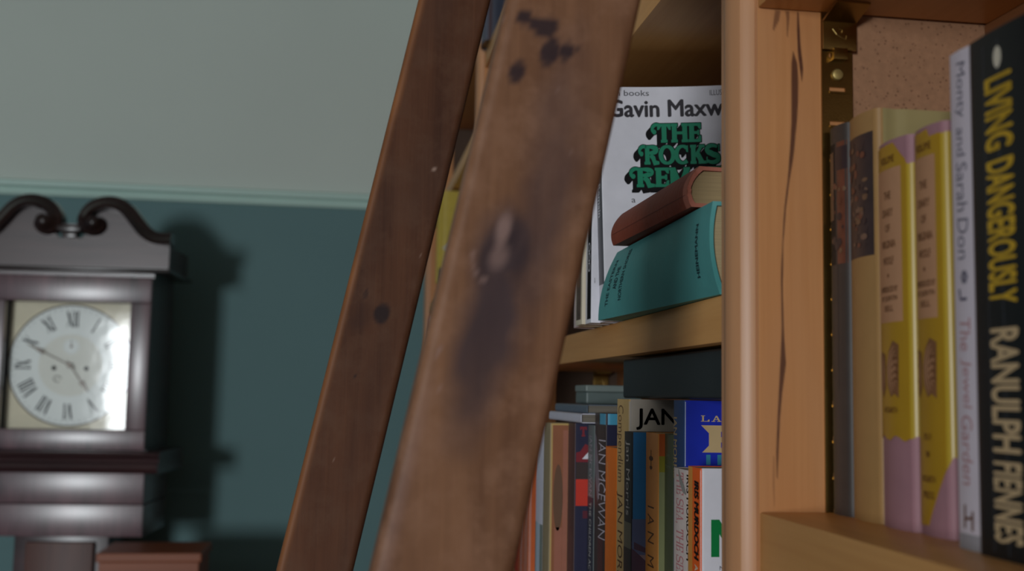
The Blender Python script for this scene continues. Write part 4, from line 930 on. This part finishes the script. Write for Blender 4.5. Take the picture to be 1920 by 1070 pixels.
for sg in (-1, 1):
    sw = bmesh.new()
    c_ = [(.219, .3250), (.200, .3235), (.178, .3270), (.158, .3400), (.140, .3610), (.122, .3830), (.104, .3960), (.084, .4005), (.062, .3970), (.042, .3850), (.031, .3660), (.036, .3500), (.052, .3440), (.064, .3530), (.060, .3650)]
    # resample smoothly
    P = []
    for i in range(len(c_)-1):
        p0 = Vector(c_[max(0, i-1)]); p1 = Vector(c_[i]); p2 = Vector(c_[i+1]); p3 = Vector(c_[min(len(c_)-1, i+2)])
        for k in range(6):
            t = k/6; P.append(.5*((2*p1)+(p2-p0)*t+(2*p0-5*p1+4*p2-p3)*t*t+(3*p1-p0-3*p2+p3)*t**3))
    P.append(Vector(c_[-1])); rings = []; prof = [(-.010, .0), (-.010, -.046), (-.004, -.050), (.001, -.046), (.004, -.040), (.010, -.036), (.015, -.034), (.018, -.030), (.018, .0)]
    for i, p in enumerate(P):
        d = (P[min(i+1, len(P)-1)]-P[max(i-1, 0)]).normalized(); nn = Vector((d.y, -d.x)); k_ = 1-.45*max(0, i/len(P)-.6)/.4
        rings.append([sw.verts.new((sg*(p.x+nn.x*q*k_), y*1.0, Z(p.y+nn.y*q*k_))) for q, y in prof])
    for a, b_ in zip(rings, rings[1:]):
        for i in range(len(prof)): sw.faces.new((a[i], a[(i+1) % len(prof)], b_[(i+1) % len(prof)], b_[i]))
    sw.faces.new(rings[0]); sw.faces.new(rings[-1]); bmesh.ops.recalc_face_normals(sw, faces=sw.faces[:])
    add_cyl(sw, (sg*.052, -.050, Z(.358)), (sg*.052, .0, Z(.358)), .0150); cpart('swan_neck_moulding', sw, mahd, .6)
pl = bmesh.new(); add_box(pl, -.016, .016, -.030, .0, Z(.326), Z(.338), .002); add_box(pl, -.026, .026, -.036, .004, Z(.338), Z(.352), .004); add_box(pl, -.022, .022, -.030, .0, Z(.3525), Z(.3560), .001); cpart('finial_plinth', pl, mahd)
# hood base moulding, throat, trunk, plinth
bs = bmesh.new()
prism(bs, [(-.012, Z(-.1320)), (-.030, Z(-.1350)), (-.036, Z(-.1420)), (-.028, Z(-.1500)), (-.030, Z(-.1540)), (-.042, Z(-.1580)), (-.046, Z(-.1680)), (-.040, Z(-.1770)), (-.010, Z(-.1790)), (D_, Z(-.1790)), (D_, Z(-.1320))], 'x', -.214, .214); cpart('hood_base_moulding', bs, mah, .6)
th_ = bmesh.new(); add_box(th_, -.180, .180, -.010, D_, Z(-.2450), Z(-.1790), .002); cpart('throat_frieze', th_, mahv)
th2 = bmesh.new(); add_box(th2, -.180, .180, -.004, D_, Z(-.3150), Z(-.2470), .002); cpart('throat_moulding', th2, mahv)
tk = bmesh.new(); add_box(tk, -.100, .100, .040, D_, Z(-1.20), Z(-.3150), .003); cpart('trunk', tk, mah)
td = bmesh.new(); add_box(td, -.072, .072, .026, .040, Z(-1.12), Z(-.330), .004); tdo = cpart('trunk_door', td, wood('reddish_trunk_veneer', (66, 36, 30), (104, 60, 48), 'Z', 22, .1, .45, contrast=1.1))
ky = bmesh.new(); add_box(ky, .055, .062, .0235, .026, Z(-.70), Z(-.68)); cpart('keyhole_plate', ky, brass, None, tdo)
pn = bmesh.new(); add_box(pn, -.19, .19, -.006, D_, Z(-1.70), Z(-1.23), .004); add_box(pn, -.17, .17, .01, D_, Z(-1.23), Z(-1.20)); cpart('plinth', pn, mah)

# wooden cabinet beside the clock
cb = thing('cabinet', 'reddish brown wooden cabinet top beside the clock, bottom left', 'cabinet', (-.371, 2.40, 0))
cw = wood('reddish_brown_wood', (122, 66, 42), (160, 92, 60), 'X', 20, .08, .45)
link('body', box(-.096, .096, -.055, .115, .03, Z(-.3400), .002), cw, cb); link('top', box(-.101, .101, -.060, .118, Z(-.3398), Z(-.3220), .003), cw, cb)
link('door', box(-.082, .082, -.068, -.0555, .10, Z(-.362), .003), cw, cb)
bm = bmesh.new(); add_cyl(bm, (.07, -.084, 1.0), (.07, -.068, 1.0), .009); link('knob', bm, brass, bpy.data.objects['door'])
link('base', box(-.09, .09, -.05, .11, 0, .03), cw, cb)
